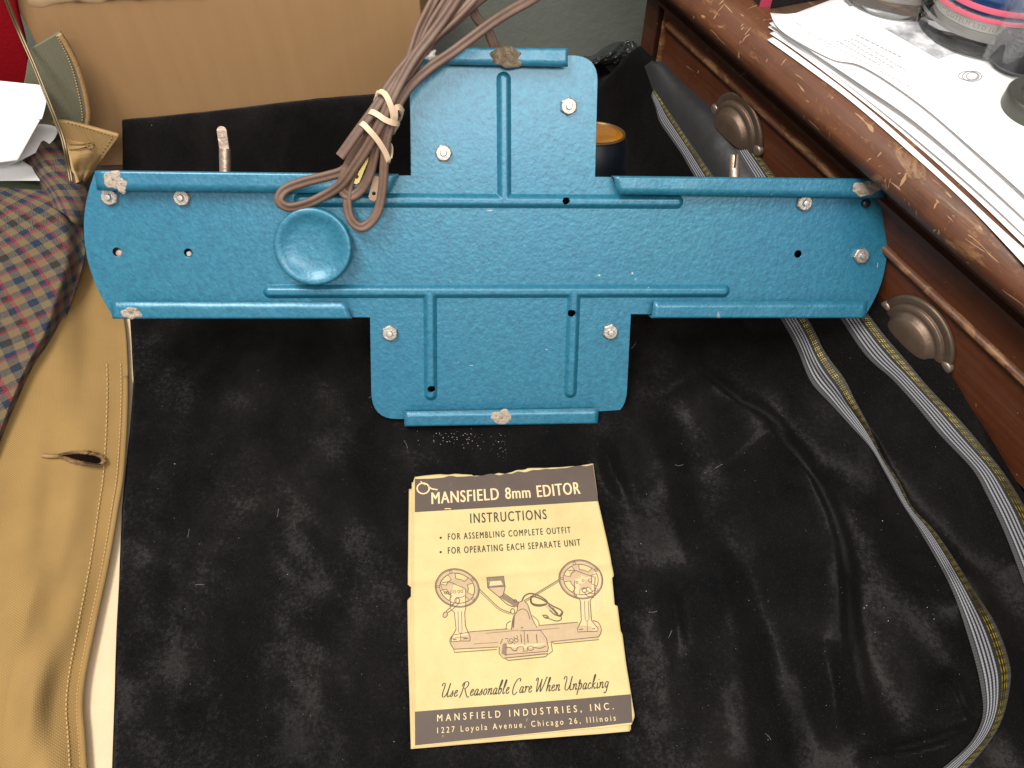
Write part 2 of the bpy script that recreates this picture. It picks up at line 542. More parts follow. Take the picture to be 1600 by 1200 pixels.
# ------------------------------------------------------------------ film editor base
NE = np.array([0.0677, -0.778, 0.625]); NE /= np.linalg.norm(NE)
UE = np.array([0.9976, 0.0452, -0.0519]); UE -= NE * np.dot(UE, NE); UE /= np.linalg.norm(UE)
VE = np.cross(NE, UE)
OE = G(800, 663, 0.006)          # lower tab rests on the velvet here
ROT = Matrix((UE, VE, NE)).transposed()

def PL(px, py, w=0.0):
    """pixel -> editor coordinates on the plane w in front of the lips"""
    p = hit(px, py, OE + NE * w, NE) - OE
    return np.array([np.dot(p, UE), np.dot(p, VE)])
def PL3(px, py, w=0.0):
    q = PL(px, py, w); return np.array([q[0], q[1], w])
def E2W(p):
    return OE + UE * p[0] + VE * p[1] + NE * p[2]

WP = -0.0095                      # plate face
def arcpts(pts, n): return [tuple(q) for q in crom(pts, n)]

def build_editor():
    ed = empty('film_editor_base', OE, ROT)
    tag(ed, 'blue hammered metal film editor base, underside out, propped up on the black velvet', 'film editor')
    L = lambda pts: [tuple(PL(x, y, WP)) for x, y in pts]
    def corner(c, a, b, n=9):   # quarter round from a to b with control point c
        return [((1 - t) ** 2 * a[0] + 2 * t * (1 - t) * c[0] + t * t * b[0], (1 - t) ** 2 * a[1] + 2 * t * (1 - t) * c[1] + t * t * b[1]) for t in np.linspace(0, 1, n)]
    px = []
    px += [(149, 270), (642, 274)]
    px += corner((640, 87), (640, 128), (682, 86))
    px += corner((934, 86), (893, 86), (934, 126))
    px += [(930, 276), (1380, 284)]
    px += arcpts([(1382, 292), (1387, 322), (1389, 356), (1386, 400), (1379, 437), (1367, 467), (1352, 494)], 20)
    px += [(986, 491)]
    px += corner((979, 653), (980, 608), (936, 652))
    px += corner((580, 655), (620, 655), (580, 612))
    px += [(578, 496), (176, 495)]
    px += arcpts([(176, 495), (157, 461), (146, 436), (136, 404), (131, 366), (132, 330), (139, 296), (147, 272)], 22)
    outer = L(px)
    def hole(cx, cy, r, n=20):
        c = PL(cx, cy, WP)
        return [(c[0] + r * math.cos(2 * math.pi * k / n), c[1] + r * math.sin(2 * math.pi * k / n)) for k in range(n)]
    hpx = [(183, 394, 3.3), (294, 395, 3.0), (1247, 397, 2.9), (884, 314, 2.7), (893, 489, 3.0), (674, 607, 3.0)]
    holes = [hole(x, y, r / 1000) for x, y, r in hpx]
    V, F = fill2d(outer, holes, 0.0012, 0.0003)
    m = MB()
    m.add([(a, b, c + WP - 0.0006) for a, b, c in V], F)
    # embossed ribs: one height field per group
    def ribs(segs, R=0.0047, Hh=0.0036):
        S_ = [(PL(a, b, WP), PL(c, d, WP)) for a, b, c, d in segs]
        A = np.array([q for s in S_ for q in s])
        x0, y0 = A.min(0) - 2 * R; x1, y1 = A.max(0) + 2 * R
        st = 0.0007
        nx, ny = int((x1 - x0) / st) + 1, int((y1 - y0) / st) + 1
        X, Y = np.meshgrid(np.linspace(x0, x1, nx), np.linspace(y0, y1, ny), indexing='ij')
        acc = np.zeros_like(X)
        for a, b in S_:
            d, _, _ = segdist(X, Y, [a, b])
            acc += np.exp(-14 * d / R)
        d = -np.log(acc + 1e-30) / 14 * R
        h = Hh * (1 - sstep(0.30 * R, 1.35 * R, d))
        Z = WP - 0.0005 + h + 0.0
        Z = np.where(h > 0.00012, Z, WP - 0.0004)
        keep = d < 1.45 * R
        # holes punched through
        for hx, hy, r in hpx:
            c = PL(hx, hy, WP); r = r / 1000
            q = np.hypot(X - c[0], Y - c[1])
            snap = np.abs(q - r) < st * 0.72
            X = np.where(snap, c[0] + (X - c[0]) * r / (q + 1e-9), X); Y = np.where(snap, c[1] + (Y - c[1]) * r / (q + 1e-9), Y)
            keep &= ~((q < r - st * 0.3))
        P = np.stack([X, Y, Z], 2)
        k4 = keep[:-1, :-1] & keep[1:, :-1] & keep[:-1, 1:] & keep[1:, 1:]
        m.grid(P, mask=k4, flip=True)
    ribs([(470, 312.5, 1057, 315.5), (787, 124, 788, 312)])
    ribs([(422, 455.5, 1130, 454.5), (672, 456, 673, 616), (897, 456, 891, 612)])
    m.build('base_plate', HAM, ed, auto=50)

    EDGE = plain('rubbed_lip_edge', (0.20, 0.24, 0.26), .45, .4, .5, 120)
    # folded lips on skirts (J section)
    def lip(q, name='folded_lip', bend=0.0013, mat=HAM):
        """q: outer-left, outer-right, inner-right, inner-left pixels of the lip face"""
        a, b, c, d = [np.array(PL(x, y, 0.0)) for x, y in q]
        n = 40
        rows = []
        for i in range(n + 1):
            t = i / n
            o = a * (1 - t) + b * t; inn = d * (1 - t) + c * t
            w = inn - o; Ln = np.linalg.norm(w); w = w / Ln
            wob = 0.00025 * math.sin(i * 0.7 + a[0] * 90) + 0.0002 * math.sin(i * 0.23)
            pr = [(0.0, WP - 0.0008), (0.0, -bend)]
            pr += [(bend * (1 - math.cos(s)), -bend * (1 - math.sin(s))) for s in np.linspace(0.2, math.pi / 2, 5)]
            pr += [(bend * 1.25, 0.0), (Ln * .3, wob * .3), (Ln * 0.6, wob * 0.6), (Ln, wob)]
            rows.append([(o[0] + w[0] * p, o[1] + w[1] * p, h) for p, h in pr])
        mm = MB(); mm.grid(np.array(rows))
        ob = mm.build(name, [mat, EDGE], ed, auto=60)
        solid(ob, 0.0011, 0.0).modifiers[0].material_offset_rim = 1
        return ob
    lip([(148, 267.5), (622, 273), (608, 303), (152, 297.5)])
    lip([(959, 276), (1380, 280.5), (1381, 309.5), (965, 303.5)], mat=HAMW)
    lip([(176, 497.5), (549, 497.5), (541, 472.5), (173, 471.5)])
    lip([(1018, 496.5), (1352, 496.5), (1356, 470), (1022, 471)], mat=HAMW)
    lip([(696, 74.5), (887, 76), (887, 104.5), (695, 100.5)], mat=HAMW)
    lip([(632, 666), (934, 661.5), (935, 638), (631, 643)], mat=HAMW)

    # bare spots where the rubber feet were glued on
    def residue(cx, cy, rx, ry, mat, seed, w=0.0009):
        r = random.Random(seed)
        c = PL(cx, cy, w)
        mm = MB()
        n = 44; rings = 7
        ph = [r.uniform(0, 6.28) for _ in range(6)]
        P = np.zeros((rings, n, 3))
        for i in range(rings):
            f = i / (rings - 1)
            for k in range(n):
                a = 2 * math.pi * k / n
                q = 1 + sum(0.075 / (j + 1) ** 0.3 * math.sin((j + 2) * a + ph[j]) for j in range(6))
                q *= f
                h = w + 0.0004 * (1 - f ** 3) * (0.6 + 0.8 * (r.random() - 0.3)) - (0.0006 if i == rings - 1 else 0)
                P[i, k] = (c[0] + rx * q * math.cos(a), c[1] + ry * q * math.sin(a), h)
        mm.grid(P, closed=True)
        mm.build('glue_residue', mat, ed)
    gm = NT('old_pale_glue')
    nn = gm.noise(260, 5, 0.7, 0.6)
    gm.set(Base_Color=gm.ramp(nn, [(0.30, (0.09, 0.06, 0.04)), (0.42, (0.30, 0.235, 0.175)), (0.55, (0.44, 0.38, 0.31)), (0.70, (0.20, 0.145, 0.105))]), Roughness=0.75)
    gm.bump(nn, 0.0015, 0.9)
    gb = NT('old_brown_glue')
    nn = gb.noise(220, 5, 0.7, 0.6)
    gb.set(Base_Color=gb.ramp(nn, [(0.3, (0.035, 0.022, 0.012)), (0.5, (0.12, 0.085, 0.05)), (0.7, (0.27, 0.20, 0.12))]), Roughness=0.7)
    gb.bump(nn, 0.0015, 0.9)
    residue(176, 281, 0.0062, 0.0068, gm.m, 1)
    residue(190, 290, 0.0040, 0.0052, gm.m, 2)
    residue(205, 489, 0.0072, 0.0048, gm.m, 3)
    residue(1353, 295, 0.0105, 0.0062, gm.m, 4)
    residue(791, 89, 0.0118, 0.0068, gb.m, 5)
    residue(784, 652, 0.0088, 0.0056, gm.m, 6)

    # nuts on their bolts
    met = plain('dull_zinc', (0.42, 0.39, 0.35), 0.42, 0.75, 0.25, 300, 0.0003, 500)
    metw = plain('bolt_end_steel', (0.62, 0.58, 0.53), 0.35, 0.8, 0.2, 400)
    dark = plain('black_steel', (0.02, 0.02, 0.025), 0.35, 0.5, 0.2, 300)
    nutspx = [(170, 308, .3), (283, 309, .1), (693, 239, .0), (889, 166, .5), (1258, 317, .45), (1347, 400, .15), (609, 521, .5), (954, 519, .35)]
    for i, (x, y, a) in enumerate(nutspx):
        c = PL(x, y, WP + 0.003)
        mm = MB()
        R = 0.0064
        hexa = lambda r, h: [(c[0] + r * math.cos(a + k * math.pi / 3), c[1] + r * math.sin(a + k * math.pi / 3), h) for k in range(6)]
        rings = [hexa(R, WP - .0005), hexa(R, WP + .0028)]
        V = np.array(rings)
        mm.grid(V, closed=True)
        o6 = len(mm.v)
        # chamfered crown: circle top
        circ = [(c[0] + R * .80 * math.cos(a + k * math.pi / 6), c[1] + R * .80 * math.sin(a + k * math.pi / 6), WP + .0036) for k in range(12)]
        hx = hexa(R * 0.985, WP + .0028)
        mm.add(hx + circ, [(k, (k + 1) % 6, 6 + (2 * k + 2) % 12, 6 + (2 * k + 1) % 12, 6 + 2 * k) for k in range(6)])
        o = len(mm.v) - 12
        mm.f.append(tuple(o + k for k in range(12))); mm.mi.append(0)
        nut = mm.build('nut', met, ed, smooth=False)
        b = MB()
        b.lathe([(0.0024, 0), (0.0024, .0052), (0.0019, .0060), (0.0, .0061)], (c[0], c[1], WP), seg=16)
        b.build('bolt_end', metw, nut, auto=40)
    # bolt ends seen inside two of the holes, dark bolt by the right corner
    for x, y, r, mt, w0, w1 in [(186, 396, .0026, plain('pink_washer_metal', (0.45, 0.32, 0.27), .6, .2), -.016, -.012), (295, 397, .0020, metw, -.03, -.0085), (1355, 318, .0030, dark, -.012, -.0055)]:
        c = PL(x, y, w1)
        b = MB(); b.lathe([(r, w0), (r, w1 - .0006), (r * .7, w1), (0, w1)], (c[0], c[1], 0), seg=18)
        b.build('bolt_end', mt, ed, auto=40)

    # round dished foot
    wr = 0.0055
    c = PL(488, 386, wr); R = np.linalg.norm(PL(550, 388, wr) - PL(427, 388, wr)) / 2
    prof = [(0.0, -.0036), (R * .25, -.0035), (R * .45, -.0032), (R * .60, -.0026), (R * .72, -.0016), (R * .80, -.0007), (R * .87, -.0001), (R * .945, .0), (R * .975, -.0003), (R * .995, -.0013), (R, -.0026), (R * 0.995, -.006), (R * .9, -.0112), (R * .55, -.0135), (R * .5, -.016)]
    fine = crom([(a, b) for a, b in prof], 60)
    b = MB(); b.lathe([(max(0, r), h + wr) for r, h in fine], (c[0], c[1], 0), seg=96)
    b.build('dished_knob', HAM, ed)

    # uprights and winder arms on the far (top) side: they hold the base up
    steel = plain('worn_bare_steel', (0.42, 0.32, 0.25), 0.4, 0.75, 0.3, 200, 0.0004, 300)
    dkb = NT('dark_blue_enamel'); dkb.set(Base_Color=(0.002, 0.005, 0.010), Roughness=0.42); dkb.p.inputs['Specular IOR Level'].default_value = .25
    for x in (250, 1255):
        c = PL(x, 385, -.011)
        arm = MB()
        rows = []
        for f in np.linspace(0, 1, 8):
            w = -.0118 - f * .10
            hw, hh = .028 * (1 - .45 * f), .022 * (1 - .4 * f)
            rows.append([(c[0] + hw * math.cos(k * math.pi / 6) * 1.1, c[1] - .012 + hh * math.sin(k * math.pi / 6), w) for k in range(12)])
        arm.grid(np.array(rows), closed=True)
        o = len(arm.v) - 12; arm.f.append(tuple(range(o, o + 12))); arm.mi.append(0)
        arm.build('winder_stand', dkb.m, ed, auto=40)
    # crank pins standing above the top edge
    b = MB()
    wq = -.055
    p = [PL3(352.5, 330, wq), PL3(351.5, 232, wq)]
    b.tube(np.array([p[0] * (1 - t) + p[1] * t for t in np.linspace(0, 1, 8)]), .0044, 12)
    q = [PL3(351.5, 236, wq), PL3(347, 205, wq + .001), PL3(346.5, 199, wq)]
    fl = np.array([(q[0] * (1 - t) + q[1] * t) for t in np.linspace(0, 1, 8)])
    rows = []
    for i, pc in enumerate(fl):
        rows.append([(pc[0] - .0036, pc[1], pc[2] + .0012), (pc[0] + .0036, pc[1], pc[2] + .0012), (pc[0] + .0036, pc[1], pc[2] - .0012), (pc[0] - .0036, pc[1], pc[2] - .0012)])
    for j in range(1, 7):
        a = j / 6 * math.pi / 2; pc = fl[-1]
        hw = .0036 * math.cos(a) + 1e-5; up = .0036 * math.sin(a)
        rows.append([(pc[0] - hw, pc[1] + up, pc[2] + .0012), (pc[0] + hw, pc[1] + up, pc[2] + .0012), (pc[0] + hw, pc[1] + up, pc[2] - .0012), (pc[0] - hw, pc[1] + up, pc[2] - .0012)])
    b.grid(np.array(rows), closed=True)
    b.build('crank_pin', steel, ed, auto=40)
    b = MB()
    p0, p1 = PL3(1147, 330, wq), PL3(1147.5, 241, wq)
    b.lathe([(.0042, 0), (.0042, np.linalg.norm(p1 - p0) - .001), (.0034, np.linalg.norm(p1 - p0)), (0.0, np.linalg.norm(p1 - p0))], p0, (p1 - p0), 16)
    pin = b.build('crank_pin', steel, ed, auto=40)
    s = MB()
    k0, k1 = PL3(1148, 262, wq + .0044), PL3(1148, 241, wq + .0044)
    s.box((k0[0] - .0007, k0[1], wq + .0025), (k0[0] + .0007, k1[1] + .0003, wq + .00445))
    s.build('slot', plain('slot_dark', (.03, .02, .015), .8), pin)  # dark bar set into the pin in place of a cut slot
    # viewer hood behind the right of the upper tab
    ax = np.array([0.0, math.cos(math.radians(22)), math.sin(math.radians(22))])
    c = PL3(928, 208, -.085)
    b = MB()
    b.lathe([(.0262, 0), (.0268, -.003), (.0278, -.004), (.0300, -.02), (.040, -.05), (.048, -.075), (.048, -.095)], c, ax, 48)
    hood = b.build('viewer_hood', dkb.m, ed, auto=60)
    b = MB(); b.lathe([(0, .0015), (.018, .0012), (.0235, .0004), (.0242, -.0005)], c, ax, 48)
    am = NT('amber_lens'); am.set(Base_Color=(0.40, 0.145, 0.012), Roughness=0.22, Coat_Weight=0.7, Coat_Roughness=0.03)
    am.set(Base_Color=am.mix(am.ramp(am.noise(45, 4, .6, 1.5), [(.4, 0.), (.7, .5)]), (0.46, 0.18, 0.016), (0.30, 0.10, 0.010)))
    b.build('amber_lens', am.m, hood)
    b = MB(); b.lathe([(.0243, -.001), (.0246, .0012), (.0258, .0010), (.0264, -.002)], c, ax, 48)
    b.build('lens_rim', plain('lens_rim_metal', (.14, .085, .03), .35, .5), hood)
    # knocks where the paint has come off
    chm = plain('bare_chip_metal', (.42, .40, .40), .5, .3, .3, 600)
    rr_ = random.Random(3)
    for x, y, a, b_ in [(936, 430, 2.6, 1.8), (988, 427, 1.8, 2.2), (993, 436, 1.2, 1.0), (737, 571, 3.8, .5), (765, 329, 5.0, .9), (1371, 414, .9, 4.5), (854, 546, 2.0, .9), (716, 566, 1.0, .7), (1012, 448, 1.0, 1.0)]:
        c = PL(x, y, WP); k = 14
        V = []
        for i in range(k):
            t = 2 * math.pi * i / k; q = rr_.uniform(.65, 1.15)
            V.append((c[0] + a * .00048 * q * math.cos(t), c[1] + b_ * .00048 * q * math.sin(t), WP + .00012 + (0.0034 if y in (448,) else 0)))
        mm = MB(); mm.add(V, [tuple(range(k))]); mm.build('paint_chip', chm, ed, smooth=False)
    return ed

editor = build_editor()

# ------------------------------------------------------------------ power cord and rubber band
def CX(pts): return [(420 + x / 3.157, y / 3.157) for x, y in pts]

cordm = NT('brown_cord_vinyl')
cordm.set(Base_Color=cordm.mix(cordm.ramp(cordm.noise(60, 4, .6), [(.35, 0.), (.75, 1.)]), (0.112, 0.062, 0.041), (0.165, 0.098, 0.069)), Roughness=0.55)
cordm.bump(cordm.noise(300, 3), 0.0003, 0.5)
blade_m = plain('brass_plug_blade', (0.42, 0.33, 0.11), 0.4, 0.7, 0.3, 150)

def build_cord():
    cord = empty('power_cord', E2W(PL3(590, 200, .004)), ROT)
    tag(cord, 'brown two-core power cord folded into a bundle, hanging over the top of the blue base', 'power cord')
    org = PL3(590, 200, .004)
    # crop pixel x, y, height in front of the lips, twist (deg), all in running order
    paths = []
    paths.append(('cord', [(352, 772, 15, 10), (400, 705, 16, 10), (455, 628, 17, 10), (520, 540, 17.5, 5), (580, 450, 16.5, 0), (650, 350, 15, 0), (740, 250, 13, 15), (840, 160, 12, 25), (945, 65, 12, 30), (1035, -40, 12, 20), (1080, -130, 8, 0),
                           (1110, -200, 0, 0), (1080, -230, -8, 0), (1030, -190, -10, 0), (985, -60, -4, 10), (930, 30, 0, 20), (860, 130, 5, 20), (770, 250, 8, 10), (700, 350, 10, 0), (620, 470, 12, 0),
                           (585, 570, 14.5, 0), (545, 660, 13, -10), (525, 740, 10, -15), (500, 850, 7, -15), (460, 930, 4.5, -10), (405, 968, 3.5, 0), (362, 938, 4, 10), (368, 870, 5, 20), (410, 780, 6, 10), (470, 690, 7, 0), (540, 590, 7.5, 0),
                           (600, 490, 7, 0), (650, 390, 6, 0), (700, 280, 6, -10), (742, 150, 5, -20), (790, 50, 4, -20), (850, -60, 2, 0), (905, -150, -4, 0), (945, -190, -12, 0), (990, -150, -18, 0), (985, -40, -16, 10), (1020, 80, -14, 0), (1075, 140, -14, 0), (1112, 225, -15, 0), (1130, 300, -20, 0)]))
    paths.append(('cord', [(1420, -150, -6, 0), (1370, -60, 2, 0), (1300, -5, 8, 0), (1200, 50, 11, 5), (1100, 113, 13, 8), (990, 195, 13, 10), (900, 262, 12.5, 8), (800, 330, 11.5, 5), (715, 405, 11.5, 0), (655, 480, 13.5, 0), (615, 570, 15.5, 0),
                           (582, 680, 14, -20), (570, 800, 10, -25), (560, 940, 6, -25), (530, 1060, 4, -15), (465, 1120, 3.5, 0), (410, 1090, 3.5, 10), (388, 1010, 3.5, 20), (400, 900, 3, 20), (450, 790, 4, 10), (520, 690, 5.5, 0), (590, 580, 6, 0), (640, 480, 4.5, 0),
                           (690, 380, 3, 0), (790, 215, 3, 10), (900, 120, 3, 10), (1000, 30, 2, 10), (1100, -50, 0, 0)]))
    paths.append(('cord', [(985, -120, 10, 0), (945, -40, 13, 10), (880, 65, 15, 10), (800, 175, 16, 5), (720, 280, 17, 0), (650, 400, 18, 0), (600, 500, 19, 0), (555, 600, 18.5, 0), (490, 720, 15, 5), (420, 825, 10.5, 10), (360, 905, 7, 15), (290, 955, 4.5, 20), (190, 1003, 4, 25), (100, 1022, 4, 20),
                           (52, 990, 5, 0), (80, 935, 4.5, -10), (180, 895, 3.5, -15), (290, 868, 3, -15), (370, 840, 3.5, -10), (430, 770, 6, 0), (500, 680, 10, 0), (560, 590, 12, 0), (610, 490, 12, 0), (670, 370, 11.5, 0), (740, 260, 10, -10), (800, 130, 9, -15), (880, 0, 8, -10), (930, -90, 6, 0)]))
    for nm, pts in paths:
        P3 = []
        for x, y, h, tw in pts:
            (px, py), = CX([(x, y)])
            q = PL3(px, py, h / 1000)
            P3.append((q[0] - org[0], q[1] - org[1], q[2] - org[2], math.radians(tw) * 1.2))
        D = crom(P3, len(pts) * 12)
        P = D[:, :3]; tw = D[:, 3]
        T = np.gradient(P, axis=0); T /= np.linalg.norm(T, axis=1)[:, None]
        # figure-eight section
        rr, off, seg = .00185, .00168, 26
        Z = np.array([0, 0, 1.0])
        V = np.zeros((len(P), seg, 3))
        prevB = None
        for i in range(len(P)):
            Bv = np.cross(T[i], Z); l = np.linalg.norm(Bv)
            Bv = Bv / l if l > 0.25 else (prevB if prevB is not None else np.array([1.0, 0, 0]))
            Bv = Bv - T[i] * np.dot(Bv, T[i]); Bv /= np.linalg.norm(Bv)
            if prevB is not None: Bv = Bv * .5 + prevB * .5; Bv -= T[i] * np.dot(Bv, T[i]); Bv /= np.linalg.norm(Bv)
            prevB = Bv
            Nv = np.cross(Bv, T[i])
            ct, st_ = math.cos(tw[i]), math.sin(tw[i])
            Bq = Bv * ct + Nv * st_; Nq = Nv * ct - Bv * st_
            for k in range(seg):
                half = seg // 2
                if k < half:
                    a = -2.25 + 4.5 * k / (half - 1); x, y = off + rr * math.cos(a), rr * math.sin(a)
                else:
                    a = math.pi - 2.25 + 4.5 * (k - half) / (half - 1); x, y = -off + rr * math.cos(a), rr * math.sin(a)
                V[i, k] = P[i] + Bq * x + Nq * y
        mm = MB(); mm.grid(V, closed=True)
        o = 0
        mm.f.append(tuple(range(seg))[::-1]); mm.mi.append(0)
        o = (len(P) - 1) * seg; mm.f.append(tuple(range(o, o + seg))); mm.mi.append(0)
        mm.build('cord_strand', cordm.m, cord, auto=70)
    # plug blades peeping out of the bundle
    for pts, h, mt in ([((478, 765), (420, 905)), 4.2, blade_m], [((540, 870), (510, 990)), 2.8, plain('brown_plug_blade', (.25, .16, .10), .45, .5)]):
        (x0, y0), (x1, y1) = CX(pts)
        a, b2 = PL(x0, y0, h / 1000), PL(x1, y1, h / 1000)
        d = b2 - a; Ln = np.linalg.norm(d); d /= Ln; nrm = np.array([-d[1], d[0]])
        wv = .0033
        poly = [a + nrm * wv, a + d * (Ln - .002) + nrm * wv, a + d * Ln + nrm * wv * .5, a + d * Ln - nrm * wv * .5, a + d * (Ln - .002) - nrm * wv, a - nrm * wv]
        hc = a + d * (Ln - .0052)
        hl = [(hc[0] + .0013 * math.cos(t), hc[1] + .0013 * math.sin(t)) for t in np.linspace(0, 6.28, 13)[:-1]]
        Vv, Ff = fill2d([tuple(q) for q in poly], [hl], .0014, .0002)
        mm = MB(); mm.add([(p[0] - org[0], p[1] - org[1], p[2] + h / 1000 - org[2]) for p in Vv], Ff)
        mm.build('plug_blade', mt, cord, smooth=False)
    # paint spot on the cord
    (x0, y0), = CX([(800, 273)])
    c = PL3(x0, y0, .0125) - org
    mm = MB(); n = 16
    P = np.zeros((4, n, 3))
    for i in range(4):
        for k in range(n):
            a = 2 * math.pi * k / n; f = i / 3 * (1 + .2 * math.sin(3 * a) + .12 * math.sin(5 * a + 1))
            e = np.array([.0042 * math.cos(a) * f, .0026 * math.sin(a) * f])
            ca, sa = math.cos(.7), math.sin(.7)
            P[i, k] = c + np.array([e[0] * ca - e[1] * sa, e[0] * sa + e[1] * ca, .0016 - .003 * (i / 3) ** 2])
    mm.grid(P, closed=True)
    mm.build('paint_spot', plain('grey_paint_spot', (.5, .47, .42), .7, 0, .3, 500), cord)
    # rubber band: three turns
    rb = NT('tan_rubber'); rb.set(Base_Color=(0.66, 0.49, 0.33), Roughness=0.55, Subsurface_Weight=0.15, Subsurface_Radius=(.003, .002, .001))
    turns = [
        [(615, 600, 18), (612, 560, 21), (596, 508, 23), (574, 466, 22.5), (548, 452, 21), (530, 470, 17), (528, 500, 10), (560, 540, 3), (600, 560, 0), (640, 590, 0), (656, 575, 8), (658, 548, 15), (640, 528, 20), (622, 540, 21), (622, 575, 20)],
        [(624, 640, 8), (636, 612, 15), (610, 606, 20), (572, 590, 22.5), (540, 568, 22.5), (508, 552, 21), (492, 556, 15), (488, 580, 7), (520, 620, 0), (580, 650, 0), (618, 650, 2)],
        [(598, 720, 4), (602, 760, 8), (592, 795, 12), (574, 752, 15), (540, 696, 19), (500, 648, 21.5), (464, 612, 20.5), (450, 612, 14), (452, 634, 6), (490, 680, 1), (560, 700, 0)],
    ]
    mm = MB()
    for tpts in turns:
        P3 = []
        for x, y, h in tpts:
            (px, py), = CX([(x, y)]); P3.append(PL3(px, py, h / 1000) - org)
        P = crom(P3, 90, closed=True)[:-1]
        T = np.roll(P, -1, 0) - np.roll(P, 1, 0); T /= np.linalg.norm(T, axis=1)[:, None]
        ctr = P.mean(0)
        hw, ht = .0019, .0006
        V = np.zeros((len(P), 4, 3))
        for i in range(len(P)):
            out = P[i] - ctr; out -= T[i] * np.dot(out, T[i]); out /= np.linalg.norm(out)
            if out[2] < 0.2 and P[i][2] > ctr[2]: out[2] += .8; out -= T[i] * np.dot(out, T[i]); out /= np.linalg.norm(out)
            sdv = np.cross(T[i], out)
            V[i] = [P[i] + sdv * hw + out * ht, P[i] - sdv * hw + out * ht, P[i] - sdv * hw - out * ht, P[i] + sdv * hw - out * ht]
        V = np.concatenate([V, V[:1]], 0)
        mm.grid(V, closed=True)
    band = mm.build('rubber_band', rb.m, None, auto=50)
    band.matrix_world = Matrix.Translation(Vector(E2W(org))) @ ROT.to_4x4()
    tag(band, 'pale tan rubber band twisted around the brown cord bundle', 'rubber band')
    return cord
power_cord = build_cord()

# ------------------------------------------------------------------ dresser plane (used by the velvet too)
DD = np.array([-0.439, 0.898, 0.0]); DD /= np.linalg.norm(DD)       # along the front, away from the camera
DN = np.array([DD[1], -DD[0], 0.0])                                   # into the dresser
D0 = G(1600, 800, 0.0)
def D(px, py, off=0.0):
    """pixel -> (along, height) on the plane `off` in front of the drawer face"""
    p = hit(px, py, D0 - DN * off, DN) - D0
    return np.array([np.dot(p, DD), p[2]])
def DT(px, py, z):
    p = G(px, py, z) - D0
    return np.array([np.dot(p, DD), np.dot(p, DN)])

# ------------------------------------------------------------------ table and back wall
BOXP = np.array(G(190, 262, 0.0)); BOXQ = np.array([0.045, 0.690, 0.0])
BOXP = np.array([-0.422, 0.664, 0.0]); BOXN = np.array([-(BOXQ - BOXP)[1], (BOXQ - BOXP)[0], 0.0]); BOXN /= np.linalg.norm(BOXN)   # points to the back
def build_room():
    m = MB(); m.box((-1.6, -0.6, -0.05), (1.2, 1.3, -0.006))
    t = m.build('table_top', plain('dark_table', (0.05, 0.03, 0.02), 0.6, 0, .3, 20), smooth=False)
    tag(t, 'dark table top under the velvet and the jacket', 'table', kind='structure')
    m = MB(); m.box((-1.6, .862, -0.05), (.30, .90, 0.9))
    w = m.build('wall', plain('grey_green_wall', (0.150, 0.165, 0.140), 0.6, 0, .08, 14, 0.0006, 120), smooth=False)
    tag(w, 'dull grey-green wall behind the box and dresser', 'wall', kind='structure')
build_room()

# ------------------------------------------------------------------ velvet cloth
VL = [(190, 178), (188, 225), (188, 265), (192, 330), (198, 420), (201, 500), (206, 600), (200, 680), (187, 800), (178, 1000), (173, 1200), (168, 1330)]
VLw0 = np.array([G(x, y)[:2] for x, y in VL])
RISE = [(1034, 112), (1062, 142), (1100, 172), (1140, 206), (1210, 285), (1375, 475), (1465, 565), (1506, 644), (1555, 719), (1600, 779), (1640, 850)]
RISEd = sorted([tuple(D(x, y, .004)) for x, y in RISE])
FOLDS = [
    # points (px), height, half width left, half width right
    ([(1040, 520), (1086, 588), (1120, 618), (1150, 644), (1202, 672), (1240, 720)], .0050, .026, .008),
    ([(1150, 600), (1180, 655), (1208, 700), (1232, 735), (1258, 772), (1280, 820), (1294, 865), (1299, 905), (1302, 950), (1312, 1010), (1326, 1067), (1345, 1130), (1360, 1182)], .0100, .046, .008),
    ([(1187, 505), (1225, 548), (1262, 598), (1310, 655), (1345, 697), (1375, 745), (1420, 810)], .0060, .026, .006),
    ([(1325, 1195), (1375, 1186), (1421, 1178), (1465, 1166), (1500, 1150), (1530, 1132)], .0060, .008, .004),
    ([(1465, 1050), (1478, 1090), (1500, 1140)], .004, .008, .006),
    ([(1470, 880), (1500, 930), (1505, 1000)], .004, .016, .010),
    ([(1085, 800), (1120, 900), (1150, 1020), (1170, 1190), (1175, 1260)], .0045, .035, .016),
    ([(990, 620), (1030, 720), (1050, 820), (1055, 900)], .003, .03, .014),
    ([(1260, 990), (1290, 1080), (1310, 1190)], .003, .008, .012),
    ([(940, 680), (955, 740), (985, 800)], .0014, .006, .006),
    ([(1040, 905), (1052, 960), (1060, 1040)], .0014, .006, .006),
    ([(1440, 560), (1475, 640), (1530, 760), (1580, 880)], .004, .02, .02),
    ([(620, 160), (500, 170), (330, 185)], .002, .02, .02),
]
BK = [hit(x, y, BOXP - BOXN * .002, BOXN) for x, y in [(190, 184), (260, 176), (380, 164), (500, 151), (600, 143), (690, 132)]]
BKX = np.array([q[0] for q in BK] + [.02, .06]); BKZ = np.array([max(0, q[2] - .0025) for q in BK] + [.02, 0.0])
VLw = VLw0.copy()
def velleft():
    out = []
    for y in (.70, .664, .655, .645, .635, .625, .615, .605):
        x = -.39
        for _ in range(4):
            db = -((x - BOXP[0]) * BOXN[0] + (y - BOXP[1]) * BOXN[1])
            z = BKZ[0] * (1 - float(sstep(0, .05, db))) + .002
            x = (189 - 800) / FPX * (y * math.cos(PITCH) + (HC - z) * math.sin(PITCH))
        out.append((x, y))
    return out
VLw = np.array(velleft() + [tuple(q) for q in VLw0[3:]])
FW_ = [([tuple(G(x, y)[:2]) for x, y in p], h, a, b) for p, h, a, b in FOLDS]
